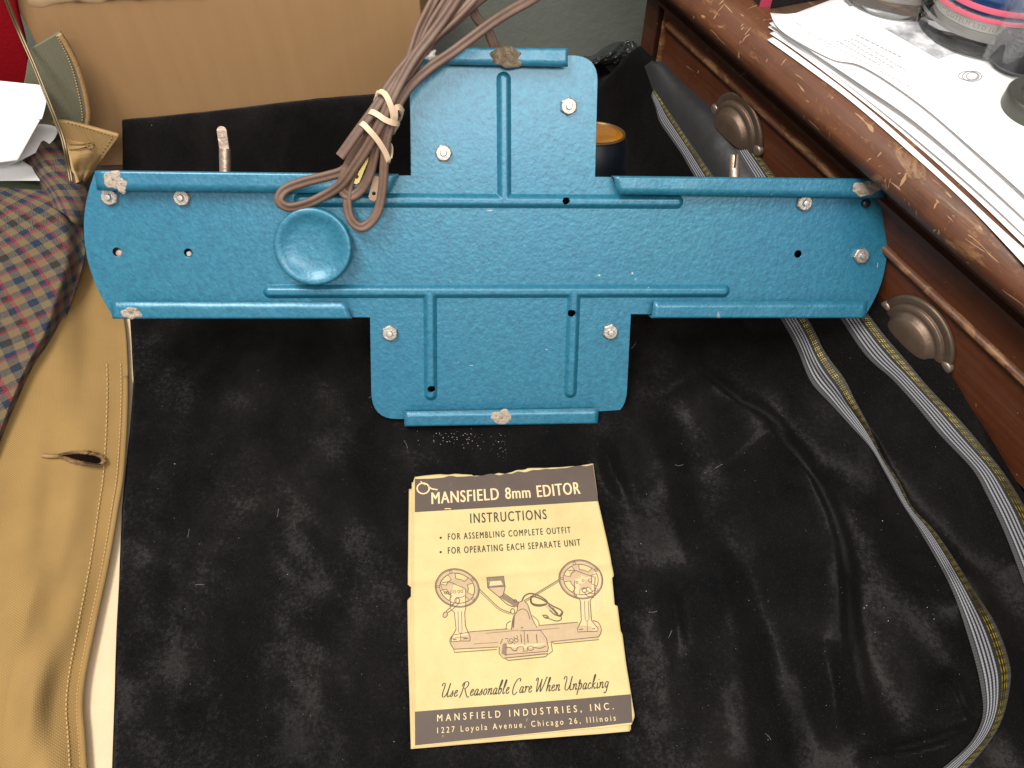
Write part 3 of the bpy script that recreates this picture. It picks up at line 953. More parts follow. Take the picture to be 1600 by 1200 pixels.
def velz(x, y):
    x = np.asarray(x, float); y = np.asarray(y, float)
    z = 0.0030 * vnoise(x * 9, y * 9, 1) + .012 * sstep(.10, .30, x) * sstep(.62, .5, y) * vnoise(x * 14 + y * 6, y * 5 - x * 3, 17) + 0.0016 * vnoise(x * 24, y * 24, 2) + 0.0004 * vnoise(x * 90, y * 90, 3)
    # flat where the booklet lies and near the front left
    for p, h, a, b in FW_:
        d, s, f = segdist(x, y, p)
        wd = np.where(s > 0, b, a)
        wd = np.where(s > 0, a, b) if False else wd
        z = z + 1.7 * h * np.exp(-(d / wd) ** 2) * sstep(0, .40, f) * (1 - sstep(.60, 1, f) * 0.9)
    s = (x - D0[0]) * DD[0] + (y - D0[1]) * DD[1]
    n = -((x - D0[0]) * DN[0] + (y - D0[1]) * DN[1])       # distance in front of the dresser
    r = np.interp(s, [q[0] for q in RISEd], [q[1] for q in RISEd])
    r = r * (1 - sstep(.55, .61, s))
    z = z + np.maximum(r, 0) * (1 - sstep(0.0, 0.03 + .055 * (1 - sstep(.35, .75, s)), n)) ** 1.2
    # the far left part is pulled up against the box
    db = -((x - BOXP[0]) * BOXN[0] + (y - BOXP[1]) * BOXN[1])
    hb = np.interp(x, BKX, BKZ)
    z = z + hb * (1 - sstep(0.0, .05, db))
    z = z + .0025
    return z

def G_on(px, py, extra=0.0):
    """pixel -> point on the velvet (few fixed-point steps); arrays allowed"""
    px = np.asarray(px, float); py = np.asarray(py, float)
    d = RT * ((px[..., None] - 800) / FPX) + UP * ((600 - py[..., None]) / FPX) + FW
    z = np.full(px.shape, .002)
    for _ in range(14):
        p = CP + d * ((z - HC) / d[..., 2])[..., None]
        z = 0.5 * z + 0.5 * (velz(p[..., 0], p[..., 1]) + extra)
    return CP + d * ((z - HC) / d[..., 2])[..., None]

VEL = m_velvet()
def build_velvet():
    nu, nv = 420, 460
    back = [q[:2] for q in BK] + [G(x, y)[:2] for x, y in [(930, 104), (995, 97), (1030, 110)]]
    ys = np.linspace(-0.075, 1.0, nv)
    P = np.zeros((nv, nu, 3))
    backx = np.array([b[0] for b in back]); backy = np.array([b[1] for b in back])
    for i in range(nv):
        f = i / (nv - 1)
        for_y = -0.075 + f * 1.0
        pass
    U = np.linspace(0, 1, nu)
    for i in range(nv):
        f = i / (nv - 1)
        # rows run from near edge to the back edge
        y0 = -0.075
        yl = y0 + f * (backy[0] - y0)
        xl = np.interp(yl, VLw[::-1, 1], VLw[::-1, 0])
        yr_back = backy[-1]; yr = y0 + f * (yr_back - y0)
        # dresser line x at yr
        t = (yr - D0[1]) / DD[1]; xr = D0[0] + DD[0] * t - DN[0] * .003
        x = xl + (xr - xl) * U
        yb = np.interp(x, backx, backy)
        y = y0 + f * (yb - y0)
        P[i, :, 0] = x; P[i, :, 1] = y
    P[:, :, 2] = velz(P[:, :, 0], P[:, :, 1])
    # turn the rim down
    e = 5
    P[:, 0, 2] = -.004; P[-1, :, 2] = -.003; P[0, :, 2] = -.003
    P[:, 1, 2] -= .0008
    m = MB(); m.grid(P, flip=False)
    v = m.build('velvet_cloth', VEL)
    X, Y = P[..., 0], P[..., 1]; e = .004
    gx = (velz(X + e, Y) - velz(X - e, Y)) / (2 * e); gy = (velz(X, Y + e) - velz(X, Y - e)) / (2 * e)
    am = .10 + .40 * sstep(-.02, .16, X)
    lx = np.clip(-4.0 * gx, -.9, .9) + am * vnoise(X * 16 + Y * 6, Y * 9 - X * 4, 41) + .45 * vnoise(X * 45, Y * 38, 42) + .02 + .34 * (1 - sstep(-.06, .14, X))
    ly = np.clip(-2.6 * gy, -.9, .9) + am * vnoise(X * 14 + Y * 5, Y * 9 - X * 4, 43) + .45 * vnoise(X * 45, Y * 38, 44)
    na = v.data.attributes.new('nap', 'FLOAT_VECTOR', 'POINT')
    na.data.foreach_set('vector', np.stack([lx, ly, 0 * lx], 2).astype(np.float32).ravel())
    tag(v, 'black velvet cloth with striped ribbon trim spread beneath the blue base and booklet', 'velvet cloth')
    rm = m_ribbon()
    def ribbon(Lp, Rp, lift=.0016):
        n = 170; k = 26
        A = crom(Lp, n); B = crom(Rp, n)
        P = np.zeros((n, k, 3)); UV = np.zeros((n, k, 2))
        cum = 0; prev = None
        tt = np.linspace(0, 1, k)
        Q = A[:, None] * (1 - tt)[None, :, None] + B[:, None] * tt[None, :, None]
        P = G_on(Q[..., 0], Q[..., 1], lift)
        P[..., 2] += .0009 * np.sin(math.pi * tt)[None]
        for i in range(n):
            mid = P[i, k // 2]
            if prev is not None: cum += np.linalg.norm(mid - prev)
            prev = mid
            UV[i, :, 0] = np.linspace(0, 1, k); UV[i, :, 1] = cum
        mm = MB(); mm.grid(P, UV, flip=True)
        o = mm.build('striped_ribbon', rm, v)
        solid(o, .0006, -1.0)
    L1 = [(1017, 150), (1024, 168), (1030, 190), (1046, 214), (1066, 243), (1084, 275), (1150, 388), (1219, 498), (1244, 542), (1266, 595), (1296, 629), (1326, 662), (1360, 700), (1382, 737), (1409, 786), (1444, 840), (1487, 921), (1517, 1008), (1533, 1075), (1535, 1120), (1517, 1160), (1483, 1192), (1440, 1225)]
    R1 = [(1021, 138), (1035, 156), (1046, 172), (1057, 189), (1080, 225), (1114, 275), (1190, 390), (1262, 498), (1289, 550), (1319, 591), (1336, 625), (1356, 662), (1378, 711), (1405, 752), (1427, 794), (1465, 835), (1520, 918), (1556, 975), (1577, 1033), (1579, 1067), (1567, 1121), (1542, 1165), (1490, 1225)]
    ribbon(L1, R1)
    L2 = [(1122, 178), (1136, 207), (1154, 241), (1174, 275), (1250, 400), (1315, 501), (1354, 557), (1394, 593), (1431, 634), (1469, 680), (1518, 732), (1540, 770), (1562, 815), (1577, 850), (1592, 890), (1610, 940)]
    R2 = [(1134, 178), (1150, 198), (1172, 225), (1212, 277), (1300, 410), (1368, 506), (1414, 561), (1452, 606), (1499, 655), (1540, 703), (1573, 745), (1606, 800), (1622, 835), (1640, 870), (1655, 905), (1670, 950)]
    ribbon(L2, R2)
    # satin strip of the lining between the ribbons, at the far end
    sat = NT('black_satin'); sat.set(Base_Color=(0.017, 0.017, 0.018), Roughness=0.5, Sheen_Weight=0.12, Sheen_Roughness=.4)
    sat.bump(sat.noise(30, 3, .5), .003, .6)
    La = [(992, 66), (1003, 92), (1012, 118), (1022, 145), (1036, 168), (1060, 200), (1085, 236), (1112, 275), (1165, 360)]
    Ra = [(994, 64), (1030, 84), (1066, 112), (1098, 142), (1122, 176), (1140, 210), (1158, 244), (1176, 278), (1215, 345)]
    A = crom(La, 60); B = crom(Ra, 60)
    P = np.zeros((60, 20, 3))
    tt = np.linspace(0, 1, 20)
    Q = A[:, None] * (1 - tt)[None, :, None] + B[:, None] * tt[None, :, None]
    P = G_on(Q[..., 0], Q[..., 1], .0012 + .004 * np.sin(math.pi * tt)[None])
    mm = MB(); mm.grid(P)
    o = mm.build('satin_lining', sat.m, v)
    return v
velvet = build_velvet()

# ------------------------------------------------------------------ crumpled nylon bag at the far end of the velvet
def build_nylon():
    t = NT('dark_nylon'); t.set(Base_Color=(0.03, 0.032, 0.032), Roughness=0.3, Coat_Weight=.3)
    t.bump(t.noise(40, 4, .6, 1.0), .006, .8)
    L = [(905, 104), (930, 84), (960, 66), (992, 60)]; R = [(905, 112), (935, 106), (975, 98), (1004, 102)]
    A = crom(L, 50); B = crom(R, 50)
    P = np.zeros((50, 24, 3))
    for i in range(50):
        for j in range(24):
            q = A[i] * (1 - j / 23) + B[i] * (j / 23)
            p = G(q[0], q[1], 0.010)
            z = .012 + .02 * math.sin(math.pi * (j / 23) ** .8) * math.sin(math.pi * min(1, i / 40)) ** .7 + .006 * float(vnoise(i * .35, j * .5, 9))
            P[i, j] = G(q[0], q[1], z)
    mm = MB(); mm.grid(P)
    o = mm.build('nylon_bag', t.m); solid(o, .0008)
    tag(o, 'crumpled dark nylon bag lying behind the upper tab of the blue base', 'bag')
build_nylon()

# ------------------------------------------------------------------ pale board and jacket side
def loft(Lp, Rp, zf, nu=60, nv=80, front=0, smoothp=True):
    """sheet between two pixel polylines; zf(s across, t along) gives its height"""
    A = crom(Lp, nv) if smoothp else resamp(Lp, nv)
    B = crom(Rp, nv) if smoothp else resamp(Rp, nv)
    P = np.zeros((nv, nu, 3))
    for i in range(nv):
        for j in range(nu):
            s = j / (nu - 1); t = i / (nv - 1)
            q = A[i] * (1 - s) + B[i] * s
            z = zf(s, t)
            if front: z = max(z, hit(q[0], q[1], BOXP - BOXN * front, BOXN)[2])
            P[i, j] = G(q[0], q[1], z)
    # cloth coordinates by accumulated length
    UV = np.zeros((nv, nu, 2))
    du = np.concatenate([np.zeros((nv, 1)), np.cumsum(np.linalg.norm(np.diff(P, axis=1), axis=2), 1)], 1)
    dv = np.concatenate([np.zeros((1, nu)), np.cumsum(np.linalg.norm(np.diff(P, axis=0), axis=2), 0)], 0)
    UV[:, :, 0] = du - du[:, -1:]; UV[:, :, 1] = dv.mean(1, keepdims=True)
    return P, UV
def sheet(name, mat, Lp, Rp, zf, parent=None, nu=60, nv=80, thick=.0015, off=-1.0, rot=0.0, smoothp=True, front=0):
    P, UV = loft(Lp, Rp, zf, nu, nv, front=front, smoothp=smoothp)
    if rot:
        c, s = math.cos(rot), math.sin(rot)
        UV = np.stack([UV[..., 0] * c - UV[..., 1] * s, UV[..., 0] * s + UV[..., 1] * c], 2)
    m = MB(); m.grid(P, UV, flip=True)
    o = m.build(name, mat, parent)
    if thick: solid(o, thick, off)
    return o, P

def build_left():
    # pale board under velvet and jacket
    m = MB()
    q = [G(186, 470, -.002), G(212, 470, -.002), G(230, 700, -.002), G(215, 1260, -.002), G(128, 1260, -.002), G(120, 900, -.002)]
    V, F = fill2d([tuple(p[:2]) for p in q], (), .004, .0004)
    m.add([(x, y, z - .0035) for x, y, z in V], F)
    o = m.build('cardboard_sheet', plain('pale_board', (0.62, 0.47, 0.30), .8, 0, .1, 40, .0004, 300), smooth=False)
    tag(o, 'pale cream board strip showing between the tan jacket and the velvet', 'board')

    KH = m_canvas('tan_canvas', (0.345, 0.218, 0.080), (0.215, 0.125, 0.042))
    PLD = m_plaid()
    OLV = m_canvas('olive_canvas', (0.205, 0.198, 0.130), (0.145, 0.14, 0.09), scale=.8)
    KHL = m_canvas('pale_tan_canvas', (0.50, 0.33, 0.14), (0.36, 0.22, 0.09), scale=.8)
    jk = empty('jacket', tuple(G(60, 800, 0)))
    tag(jk, 'tan canvas jacket with plaid flannel lining heaped along the left side', 'jacket')
    off = np.array(G(60, 800, 0))
    def local(o):
        o.location = tuple(-off)
    # canvas body: near front panel with the buttonhole
    def zb(s, t):
        e = sstep(0, 1, min(1, (1 - s) / .30))
        z = .005 + .011 * float(e) + .022 * (1 - s) + .006 * math.sin(5 * t + 4 * s) * (1 - s)
        # soft dents
        z += .014 * float(vnoise(s * 3.2, t * 4.0, 21)) * float(e) + .010 * float(vnoise(s * 5.5 + t * 3, t * 6.0, 22)) * float(e)
        z -= .010 * math.exp(-((s - .62) / .10) ** 2 - ((t - .52) / .14) ** 2) * .6
        return z
    body_R = [(172, 300), (176, 400), (188, 470), (197, 525), (200, 620), (194, 733), (185, 793), (170, 880), (150, 973), (133, 1055), (128, 1105), (131, 1147), (134, 1193), (137, 1260)]
    body_L = [(-90, 300), (-90, 400), (-90, 500), (-90, 600), (-90, 700), (-90, 760), (-90, 830), (-90, 900), (-90, 980), (-90, 1050), (-90, 1120), (-90, 1190), (-90, 1260)]
    o, P = sheet('canvas_front', KH, body_L, body_R, zb, jk, 110, 150, .0022); local(o)
    # folded hem with its rows of stitches
    thr = plain('tan_thread', (0.46, 0.29, 0.12), .8, 0, .15, 300)
    def seam(off_s, t0, t1, n, w=.0006, ln=.62):
        st = MB()
        nv, nu = P.shape[:2]
        for k in range(n):
            ta = t0 + (t1 - t0) * k / n; tb = ta + (t1 - t0) / n * ln
            pp = []
            for tt in np.linspace(ta, tb, 4):
                i = tt * (nv - 1); i0 = min(int(i), nv - 2); f = i - i0
                j = off_s * (nu - 1); j0 = min(int(j), nu - 2); g = j - j0
                a = P[i0, j0] * (1 - g) + P[i0, j0 + 1] * g; b = P[i0 + 1, j0] * (1 - g) + P[i0 + 1, j0 + 1] * g
                pp.append(a * (1 - f) + b * f + np.array([0, 0, .0006]))
            st.tube(np.array(pp), w, 5)
        q = st.build('stitching', thr, o)
        return q
    seam(.890, .28, .99, 95); seam(.965, .28, .99, 110, .00055)
    # edge roll (welt) along the hem
    nv = P.shape[0]
    i0, i1 = int(.30 * nv), nv - 2
    w = MB(); w.tube(P[i0:i1, -2] + np.array([0, 0, .0010]), .0021, 8)
    welt = w.build('welt_edge', KH, o)
    # buttonhole: dark slit with thread edge
    def surf(px, py, dz):
        """point on the canvas seen at a pixel"""
        d = np.array([px, py])
        # nearest projected vertex
        R = P.reshape(-1, 3) - CP
        fx = 800 + FPX * (R @ RT) / (R @ FW); fy = 600 - FPX * (R @ UP) / (R @ FW)
        k = np.argmin((fx - px) ** 2 + (fy - py) ** 2)
        return G(px, py, P.reshape(-1, 3)[k, 2] + dz)
    top = crom([(90, 713), (105, 710), (125, 709), (145, 711), (157, 715), (161, 721)], 22)
    bot = crom([(90, 713), (105, 716), (122, 721), (140, 725), (155, 727), (161, 721)], 22)
    hole = MB()
    A = np.array([surf(x, y, .0014) for x, y in top]); B = np.array([surf(x, y, .0014) for x, y in bot])
    zc = (A[:, 2].mean() + B[:, 2].mean()) / 2
    hole.grid(np.stack([A, (A + B) / 2 - [0, 0, .0004], B], 1), flip=True)
    hb = hole.build('buttonhole', plain('buttonhole_dark', (.008, .005, .004), .95, Specular_IOR_Level=0.0), o)
    th = MB()
    loopp = np.vstack([A, B[::-1]])
    out = []
    for k in range(len(loopp)): out.append(loopp[k] + np.array([0, 0, .0006 + .0003 * (k % 2)]))
    out = resamp(np.vstack([out, out[:1]]), 150)
    ctr = out.mean(0)
    # whipped thread: zig-zag across the slit edge
    zz = []
    for k, p in enumerate(out):
        dv = p - ctr; dv[2] = 0; dv /= np.linalg.norm(dv) + 1e-9
        zz.append(p + dv * (.0026 if k % 2 else -.0002))
    th.tube(np.array(zz), .0008, 5)
    tail = [surf(66, 712, .0012), surf(78, 713, .0016), surf(92, 713, .0016)]
    th.tube(np.array(tail), .0016, 6)
    th.build('buttonhole_thread', plain('buttonhole_thread', (0.30, 0.17, 0.07), .85, 0, .2, 400), hb)

    # plaid lining turned out over the canvas
    def zp(s, t):
        e = float(sstep(0, 1, min(1, (1 - s) / .13)))
        z = .030 + .018 * e + .012 * (1 - s) + .006 * float(vnoise(s * 3 + 2, t * 4, 31))
        return z - .012 * t
    pr = [(85, 298), (112, 318), (128, 352), (133, 392), (128, 420), (112, 470), (92, 522), (62, 570), (38, 620), (14, 676), (-8, 740), (-40, 800)]
    pl = [(-110, 285), (-110, 330), (-110, 380), (-110, 420), (-110, 460), (-110, 500), (-110, 540), (-110, 580), (-110, 640), (-110, 700), (-110, 760), (-110, 820)]
    o2, P2 = sheet('plaid_lining', PLD, pl, pr, zp, jk, 100, 120, .003, rot=.62); local(o2)
    # upper fold of the lining going back under the papers
    def zu(s, t):
        return .050 + .020 * math.sin(math.pi * s) ** .7 - .012 * t + .004 * float(vnoise(s * 3, t * 5, 37))
    ul = [(44, 150), (38, 190), (34, 235), (40, 262), (62, 292), (70, 315)]
    ur = [(70, 170), (86, 198), (106, 238), (124, 272), (140, 308), (134, 356)]
    o3, P3 = sheet('plaid_sleeve', PLD, ul, ur, zu, jk, 50, 70, .003, rot=.5); local(o3)
    # olive collar standing up against the box
    def zo(s, t):
        return .140 - .085 * t - .012 * s + .012 * math.sin(math.pi * s) * (1 - t * .3) + .003 * float(vnoise(s * 4, t * 4, 5))
    cl = [(50, 76), (44, 92), (40, 118), (34, 150), (40, 180), (60, 200)]
    cr = [(92, 51), (106, 72), (122, 104), (133, 140), (139, 175), (137, 199)]
    o4, P4 = sheet('olive_collar', OLV, cl, cr, zo, jk, 50, 70, .004, front=.030); local(o4)
    p = MB(); p.tube(P4[1:-1, -1] + np.array([0, -.001, .0005]), .0022, 8)
    p.build('piping', plain('tan_piping', (0.42, 0.25, 0.10), .8, 0, .2, 200, .0005, 500), o4)
    p = MB(); 
    for k in range(2, 66, 2):
        p.tube(np.array([P4[k, -6] + [0, -.0005, .0012], P4[k + 1, -6] + [0, -.0005, .0012]]), .0006, 5)
    p.build('stitching', thr, o4)
    # pale pointed collar tip
    def zt(s, t):
        return .052 + .010 * math.sin(math.pi * min(1, t * 1.2)) - .018 * s + .003 * float(vnoise(s * 4, t * 5, 8))
    tl = [(82, 190), (96, 214), (108, 240), (114, 262), (124, 284)]
    tr = [(96, 190), (135, 199), (186, 213), (166, 240), (130, 290)]
    o5, P5 = sheet('collar_tip', KHL, tl, resamp(tr, 40), zt, jk, 50, 60, .004, front=.045); local(o5)
    p = MB()
    for k in range(4, 56, 2):
        p.tube(np.array([P5[k, -6] + [0, 0, .0014], P5[k + 1, -6] + [0, 0, .0014]]), .0006, 5)
    # embroidered eyelet buttonhole
    ey = [surf_pt(P5, 141 + 5 * math.cos(a), 227 + 5 * math.sin(a), .0014) for a in np.linspace(0, 6.28, 24)]
    p.tube(np.array(ey), .0008, 5)
    for dy in (-4, 4):
        p.tube(np.array([surf_pt(P5, 108, 229 + dy, .0014), surf_pt(P5, 122, 229 + dy * .9, .0014), surf_pt(P5, 137, 227 + dy * .6, .0014)]), .0007, 5)
    p.build('stitching', plain('dull_thread', (0.27, 0.17, 0.07), .85), o5)
    # green inside of the hood
    def zg(s, t): return .044 + .010 * math.sin(math.pi * s) - .006 * t
    o6, _ = sheet('green_lining', plain('moss_green_cloth', (0.030, 0.042, 0.016), .9, 0, .3, 60, .0008, 300), [(-60, 270), (-60, 300), (-60, 330)], [(40, 272), (66, 290), (62, 325)], zg, jk, 30, 30, .002); local(o6)
    return jk

def surf_pt(P, px, py, dz):
    R = P.reshape(-1, 3) - CP
    fx = 800 + FPX * (R @ RT) / (R @ FW); fy = 600 - FPX * (R @ UP) / (R @ FW)
    k = np.argmin((fx - px) ** 2 + (fy - py) ** 2)
    return G(px, py, P.reshape(-1, 3)[k, 2] + dz)
jacket = build_left()

def build_left_things():
    # red cloth behind
    rd = NT('red_cloth'); rd.set(Base_Color=(0.21, 0.002, 0.006), Roughness=.9); rd.p.inputs['Specular IOR Level'].default_value = .1; rd.bump(rd.noise(300, 3), .0006, .7)
    def zr(s, t): return .135 - .085 * t + .012 * math.sin(3 * s + 9 * t) * (t > .0) - (.02 if t > .62 else 0) * float(sstep(.62, .68, t))
    o, _ = sheet('red_cloth', rd.m, [(-90, -40), (-90, 20), (-90, 60), (-90, 95), (-90, 126)], [(20, -40), (26, 10), (38, 60), (44, 100), (40, 130)], zr, None, 40, 60, .004, front=.006)
    tag(o, 'red folded cloth in the top left corner behind the white papers', 'cloth')
    wp = m_paper('white_paper', (0.86, 0.86, 0.86), (0.82, 0.82, 0.83))
    def z1(s, t): return .117 - .036 * t + .003 * math.sin(math.pi * s) * (.5 + t) - .003 * s * s
    o, _ = sheet('paper_sheet', wp, [(-80, 118), (-80, 150), (-80, 190), (-80, 225), (-80, 262)], [(66, 133), (73, 152), (66, 184), (60, 192), (28, 251)], z1, None, 50, 60, .0003)
    tag(o, 'upper white paper sheet lying across the plaid lining at the left edge', 'paper')
    def z2(s, t): return .068 - .010 * t + .002 * math.sin(math.pi * s)
    o, _ = sheet('paper_sheet', wp, [(20, 205), (0, 225), (-40, 250), (-80, 270), (-80, 285)], [(68, 192), (89, 200), (84, 218), (60, 236), (22, 256)], z2, None, 40, 40, .0003)
    tag(o, 'small curled white paper corner tucked under the upper left sheet', 'paper')
    def z3(s, t): return .056 - .008 * t + .010 * (1 - s) * s * 2
    o, _ = sheet('paper_sheet', wp, [(-80, 255), (-80, 266), (-80, 283)], [(32, 249), (58, 266), (77, 282)], z3, None, 40, 30, .0003)
    tag(o, 'lowest shaded white paper sheet beside the moss green lining', 'paper')
    br = NT('old_brass'); br.set(Base_Color=(0.25, 0.19, 0.11), Metallic=.7, Roughness=.42)
    m = MB()
    pts = [(2, -30, .175), (14, 5, .168), (32, 50, .155), (56, 105, .135), (80, 165, .112), (97, 208, .092), (104, 235, .082), (109, 262, .066), (113, 285, .058)]
    P = crom([tuple(G(x, y, max(z, hit(x, y, BOXP - BOXN * .020, BOXN)[2]) + .006)) for x, y, z in pts], 60)
    m.tube(P, .0010, 10)
    m.tube(P + np.array([-.0017, -.0006, .0]), .0007, 8)
    o = m.build('brass_wire', br.m, None)
    tag(o, 'thin bent brass wire rod leaning over the olive collar', 'wire')
build_left_things()

# ------------------------------------------------------------------ cardboard box at the back
def build_box():
    CB = m_card()
    a = hit(20, 0, BOXP, BOXN)
    b = hit(656, 0, BOXP, BOXN)
    u = np.array([b[0] - a[0], b[1] - a[1], 0]); Wd = np.linalg.norm(u); u /= Wd
    n = np.array([-u[1], u[0], 0])
    h = a[2] + .002
    R = Matrix((u, n, (0, 0, 1))).transposed()
    bx = empty('cardboard_box', (a[0], a[1], -.006), R)
    tag(bx, 'large plain brown cardboard box standing behind the velvet cloth', 'cardboard box')
    h += .006
    m = MB()
    m.box((0, 0, 0), (Wd, .004, h)); m.box((0, .14, 0), (Wd, .144, h)); m.box((0, .004, 0), (.004, .14, h)); m.box((Wd - .004, .004, 0), (Wd, .14, h)); m.box((.004, .004, 0), (Wd - .004, .14, .004))
    o = m.build('box_wall', CB, bx, smooth=False); bevel(o, .0012, 2)
    # closed top flap, a little lifted, with a torn paper strip along the fold
    m = MB()
    P = np.zeros((30, 12, 3))
    for i in range(30):
        for j in range(12):
            P[i, j] = (Wd * i / 29, .0002 + .064 * j / 11, h + .0012 + .004 * math.sin(i * .35) * (j / 11))
    m.grid(P); f = m.build('top_flap', CB, bx); solid(f, .003, 1.0)
    m = MB()
    P = np.zeros((30, 12, 3))
    for i in range(30):
        for j in range(12): P[i, j] = (Wd * i / 29, .1425 - .074 * j / 11, h + .0012 + .002 * math.sin(i * .3) * (j / 11))
    m.grid(P, flip=True); f = m.build('top_flap', CB, bx); solid(f, .003, 1.0)
    # fold crease strip on the front: pale rubbed paper
    m = MB()
    n_ = 60; P = np.zeros((n_, 3, 3))
    for i in range(n_):
        x = .012 + (.15) * i / (n_ - 1)
        P[i, 0] = (x, -.0006, h - .0005); P[i, 1] = (x, -.0012, h - .004 - .003 * float(vnoise(i * .3, 1, 3))); P[i, 2] = (x, -.0003, h - .0075 + .005 * i / n_ + .004 * float(vnoise(i * .25, 2, 6)))
    m.grid(P, flip=True)
    m.build('torn_paper_strip', plain('rubbed_card', (.44, .285, .15), .85, 0, .12, 60), bx)
build_box()

# ------------------------------------------------------------------ dresser
RD = Matrix((DD, DN, (0, 0, 1))).transposed()
def DW(s, n, z):
    return np.array(D0) + DD * s + DN * n + np.array([0, 0, z])
ZR = float(D(1330, 246, .018)[1])        # underside of the rounded rail
ZT = ZR + .0325                           # dresser top
print('dresser rail', ZR, 'top', ZT)

def build_dresser():
    dr = empty('dresser', tuple(D0 + np.array([0, 0, -.006])), RD)
    tag(dr, 'old scratched brown wooden dresser with half-round drawer pulls along the right side', 'dresser')
    dz = .006
    s0, s1 = -.45, D(1046, 30, .004)[0] + .022
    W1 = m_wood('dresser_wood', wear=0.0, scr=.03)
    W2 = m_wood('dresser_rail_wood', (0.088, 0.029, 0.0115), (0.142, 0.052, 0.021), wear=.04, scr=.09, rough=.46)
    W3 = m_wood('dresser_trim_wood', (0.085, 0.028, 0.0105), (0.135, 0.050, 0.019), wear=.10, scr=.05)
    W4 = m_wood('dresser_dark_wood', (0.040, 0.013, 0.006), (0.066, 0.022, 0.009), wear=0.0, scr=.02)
    WT = m_wood('dresser_top_wood', (0.055, 0.03, 0.017), (0.10, 0.058, 0.032), wear=.06, scr=.05, rough=.5)
    def sweep(prof, a, b, mat, name, parent=dr, n=60, smooth=True, auto=40):
        m = MB(); P = np.zeros((n, len(prof), 3))
        for i in range(n):
            s = a + (b - a) * i / (n - 1)
            for j, (y, z) in enumerate(prof): P[i, j] = (s, y, z + dz)
        m.grid(P, flip=True)
        m.f.append(tuple(range(len(prof)))); m.mi.append(0)
        o = (n - 1) * len(prof); m.f.append(tuple(range(o, o + len(prof)))[::-1]); m.mi.append(0)
        return m.build(name, mat, parent, auto=auto)
    # carcass
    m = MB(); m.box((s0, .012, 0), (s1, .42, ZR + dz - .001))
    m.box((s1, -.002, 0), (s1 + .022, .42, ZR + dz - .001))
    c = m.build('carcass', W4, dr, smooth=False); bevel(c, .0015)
    # rounded rail
    rail = [(.03, ZR)] + [(-.0175 + .0175 * 0 - .0165 * math.sin(a) + .002, ZR + .0165 - .0165 * math.cos(a)) for a in np.linspace(0, math.pi * .55, 9)]
    rail += [(-.030, ZR + .022), (-.0265, ZR + .0285), (-.0195, ZR + .0335), (-.010, ZR + .0358), (.000, ZR + .0362), (.006, ZR + .0355), (.0085, ZR + .0335), (.009, ZR + .0300), (.03, ZR + .0300)]
    rl = sweep([(y, z) for y, z in rail], s0, s1 + .03, W2, 'top_rail')
    # raised bead behind the rail, then the top board
    m = MB(); m.box((s0, .0100, ZR + dz + .006), (s1 + .03, .44, ZT + dz))
    tp = m.build('top_board', WT, dr, smooth=False); bevel(tp, .0015, 3)
    # fascia steps under the rail
    z1 = D(1180, 124, .008)[1]; z2 = D(1500, 448, .008)[1]
    zf = (z1 + z2) / 2
    ztr = [float(D(1170, 160, .006)[1]), float(D(1494, 500, .006)[1])]
    print('fascia', z1, z2, 'trim', ztr, D(1045, 49, .006), D(1300, 274, .006), D(1394, 400, .006), D(1600, 599, .006))
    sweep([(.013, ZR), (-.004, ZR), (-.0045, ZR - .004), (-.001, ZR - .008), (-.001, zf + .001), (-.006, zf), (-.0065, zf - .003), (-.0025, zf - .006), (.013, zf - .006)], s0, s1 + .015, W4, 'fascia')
    ztop = zf - .008
    bronze = plain('aged_bronze', (0.15, 0.102, 0.072), .46, .6, .4, 60, .0003, 200)
    def drawer(a, b, ztrim, name='drawer'):
        d = MB(); d.box((a, .001, .02), (b, .016, ztop + dz))
        o = d.build(name, W1, dr, smooth=False); bevel(o, .002, 3)
        # raised panel bead along the top and the ends
        pr = [(.002, .0015), (-.0015, .0015), (-.0032, .0025), (-.0036, .0042), (-.0030, .0060), (-.001, .0072), (.002, .0072)]
        m = MB()
        n = 40
        P = np.zeros((n, len(pr), 3))
        for i in range(n):
            for j, (y, z) in enumerate(pr): P[i, j] = (a + .012 + (b - a - .024) * i / (n - 1), y, ztrim + dz - .0072 + z)
        m.grid(P, flip=True)
        for e, sg in ((a + .012, 1), (b - .012, -1)):
            P = np.zeros((8, len(pr), 3))
            for i in range(8):
                for j, (y, z) in enumerate(pr): P[i, j] = (e - sg * .0072 + sg * (.0072 - z) + sg * .0001, y + .0001, .03 + (ztrim + dz - .03) * i / 7)
            m.grid(P, flip=sg > 0)
        m.build('panel_bead', W3, o, auto=60)
        return o
    smid = (D(1300, 274, .004)[0] + D(1392, 386, .004)[0]) / 2
    a_far, b_far = smid + .008, s1 - .004
    d1 = drawer(a_far, b_far, ztr[0]); d2 = drawer(s0 + .02, smid - .008, ztr[1])
    scm = plain('pull_screw', (.28, .22, .18), .4, .7, .3, 200)
    def pull(cx, cz, parent):
        R = .0365
        m = MB()
        prof = [(R, 0), (R, .0016), (R * .965, .0030), (R * .86, .0034), (R * .82, .0052), (R * .80, .0085), (R * .73, .0105), (R * .66, .0108), (R * .60, .0150), (R * .56, .0185), (R * .44, .0215), (R * .25, .0230), (0.0, .0235)]
        prof = [tuple(q) for q in crom([(a, b * (1 if b < .004 else .62)) for a, b in prof], 60)]
        m.lathe(prof, (cx, 0, cz + dz), (0, -1, 0), 60, a0=0.0, a1=math.pi, xdir=(1, 0, 0))
        o = m.build('cup_pull', bronze, parent, auto=60)
        for e in (-1, 1):
            b = MB(); x = cx + e * R * .91
            b.lathe([(.0050, -.001), (.0052, .002), (.0042, .0034), (.0022, .0038), (0, .0038)], (x * 1.0, -.001, cz + dz + .0042), (0, -1, 0), 20)
            b.build('screw', scm, o)
        return o
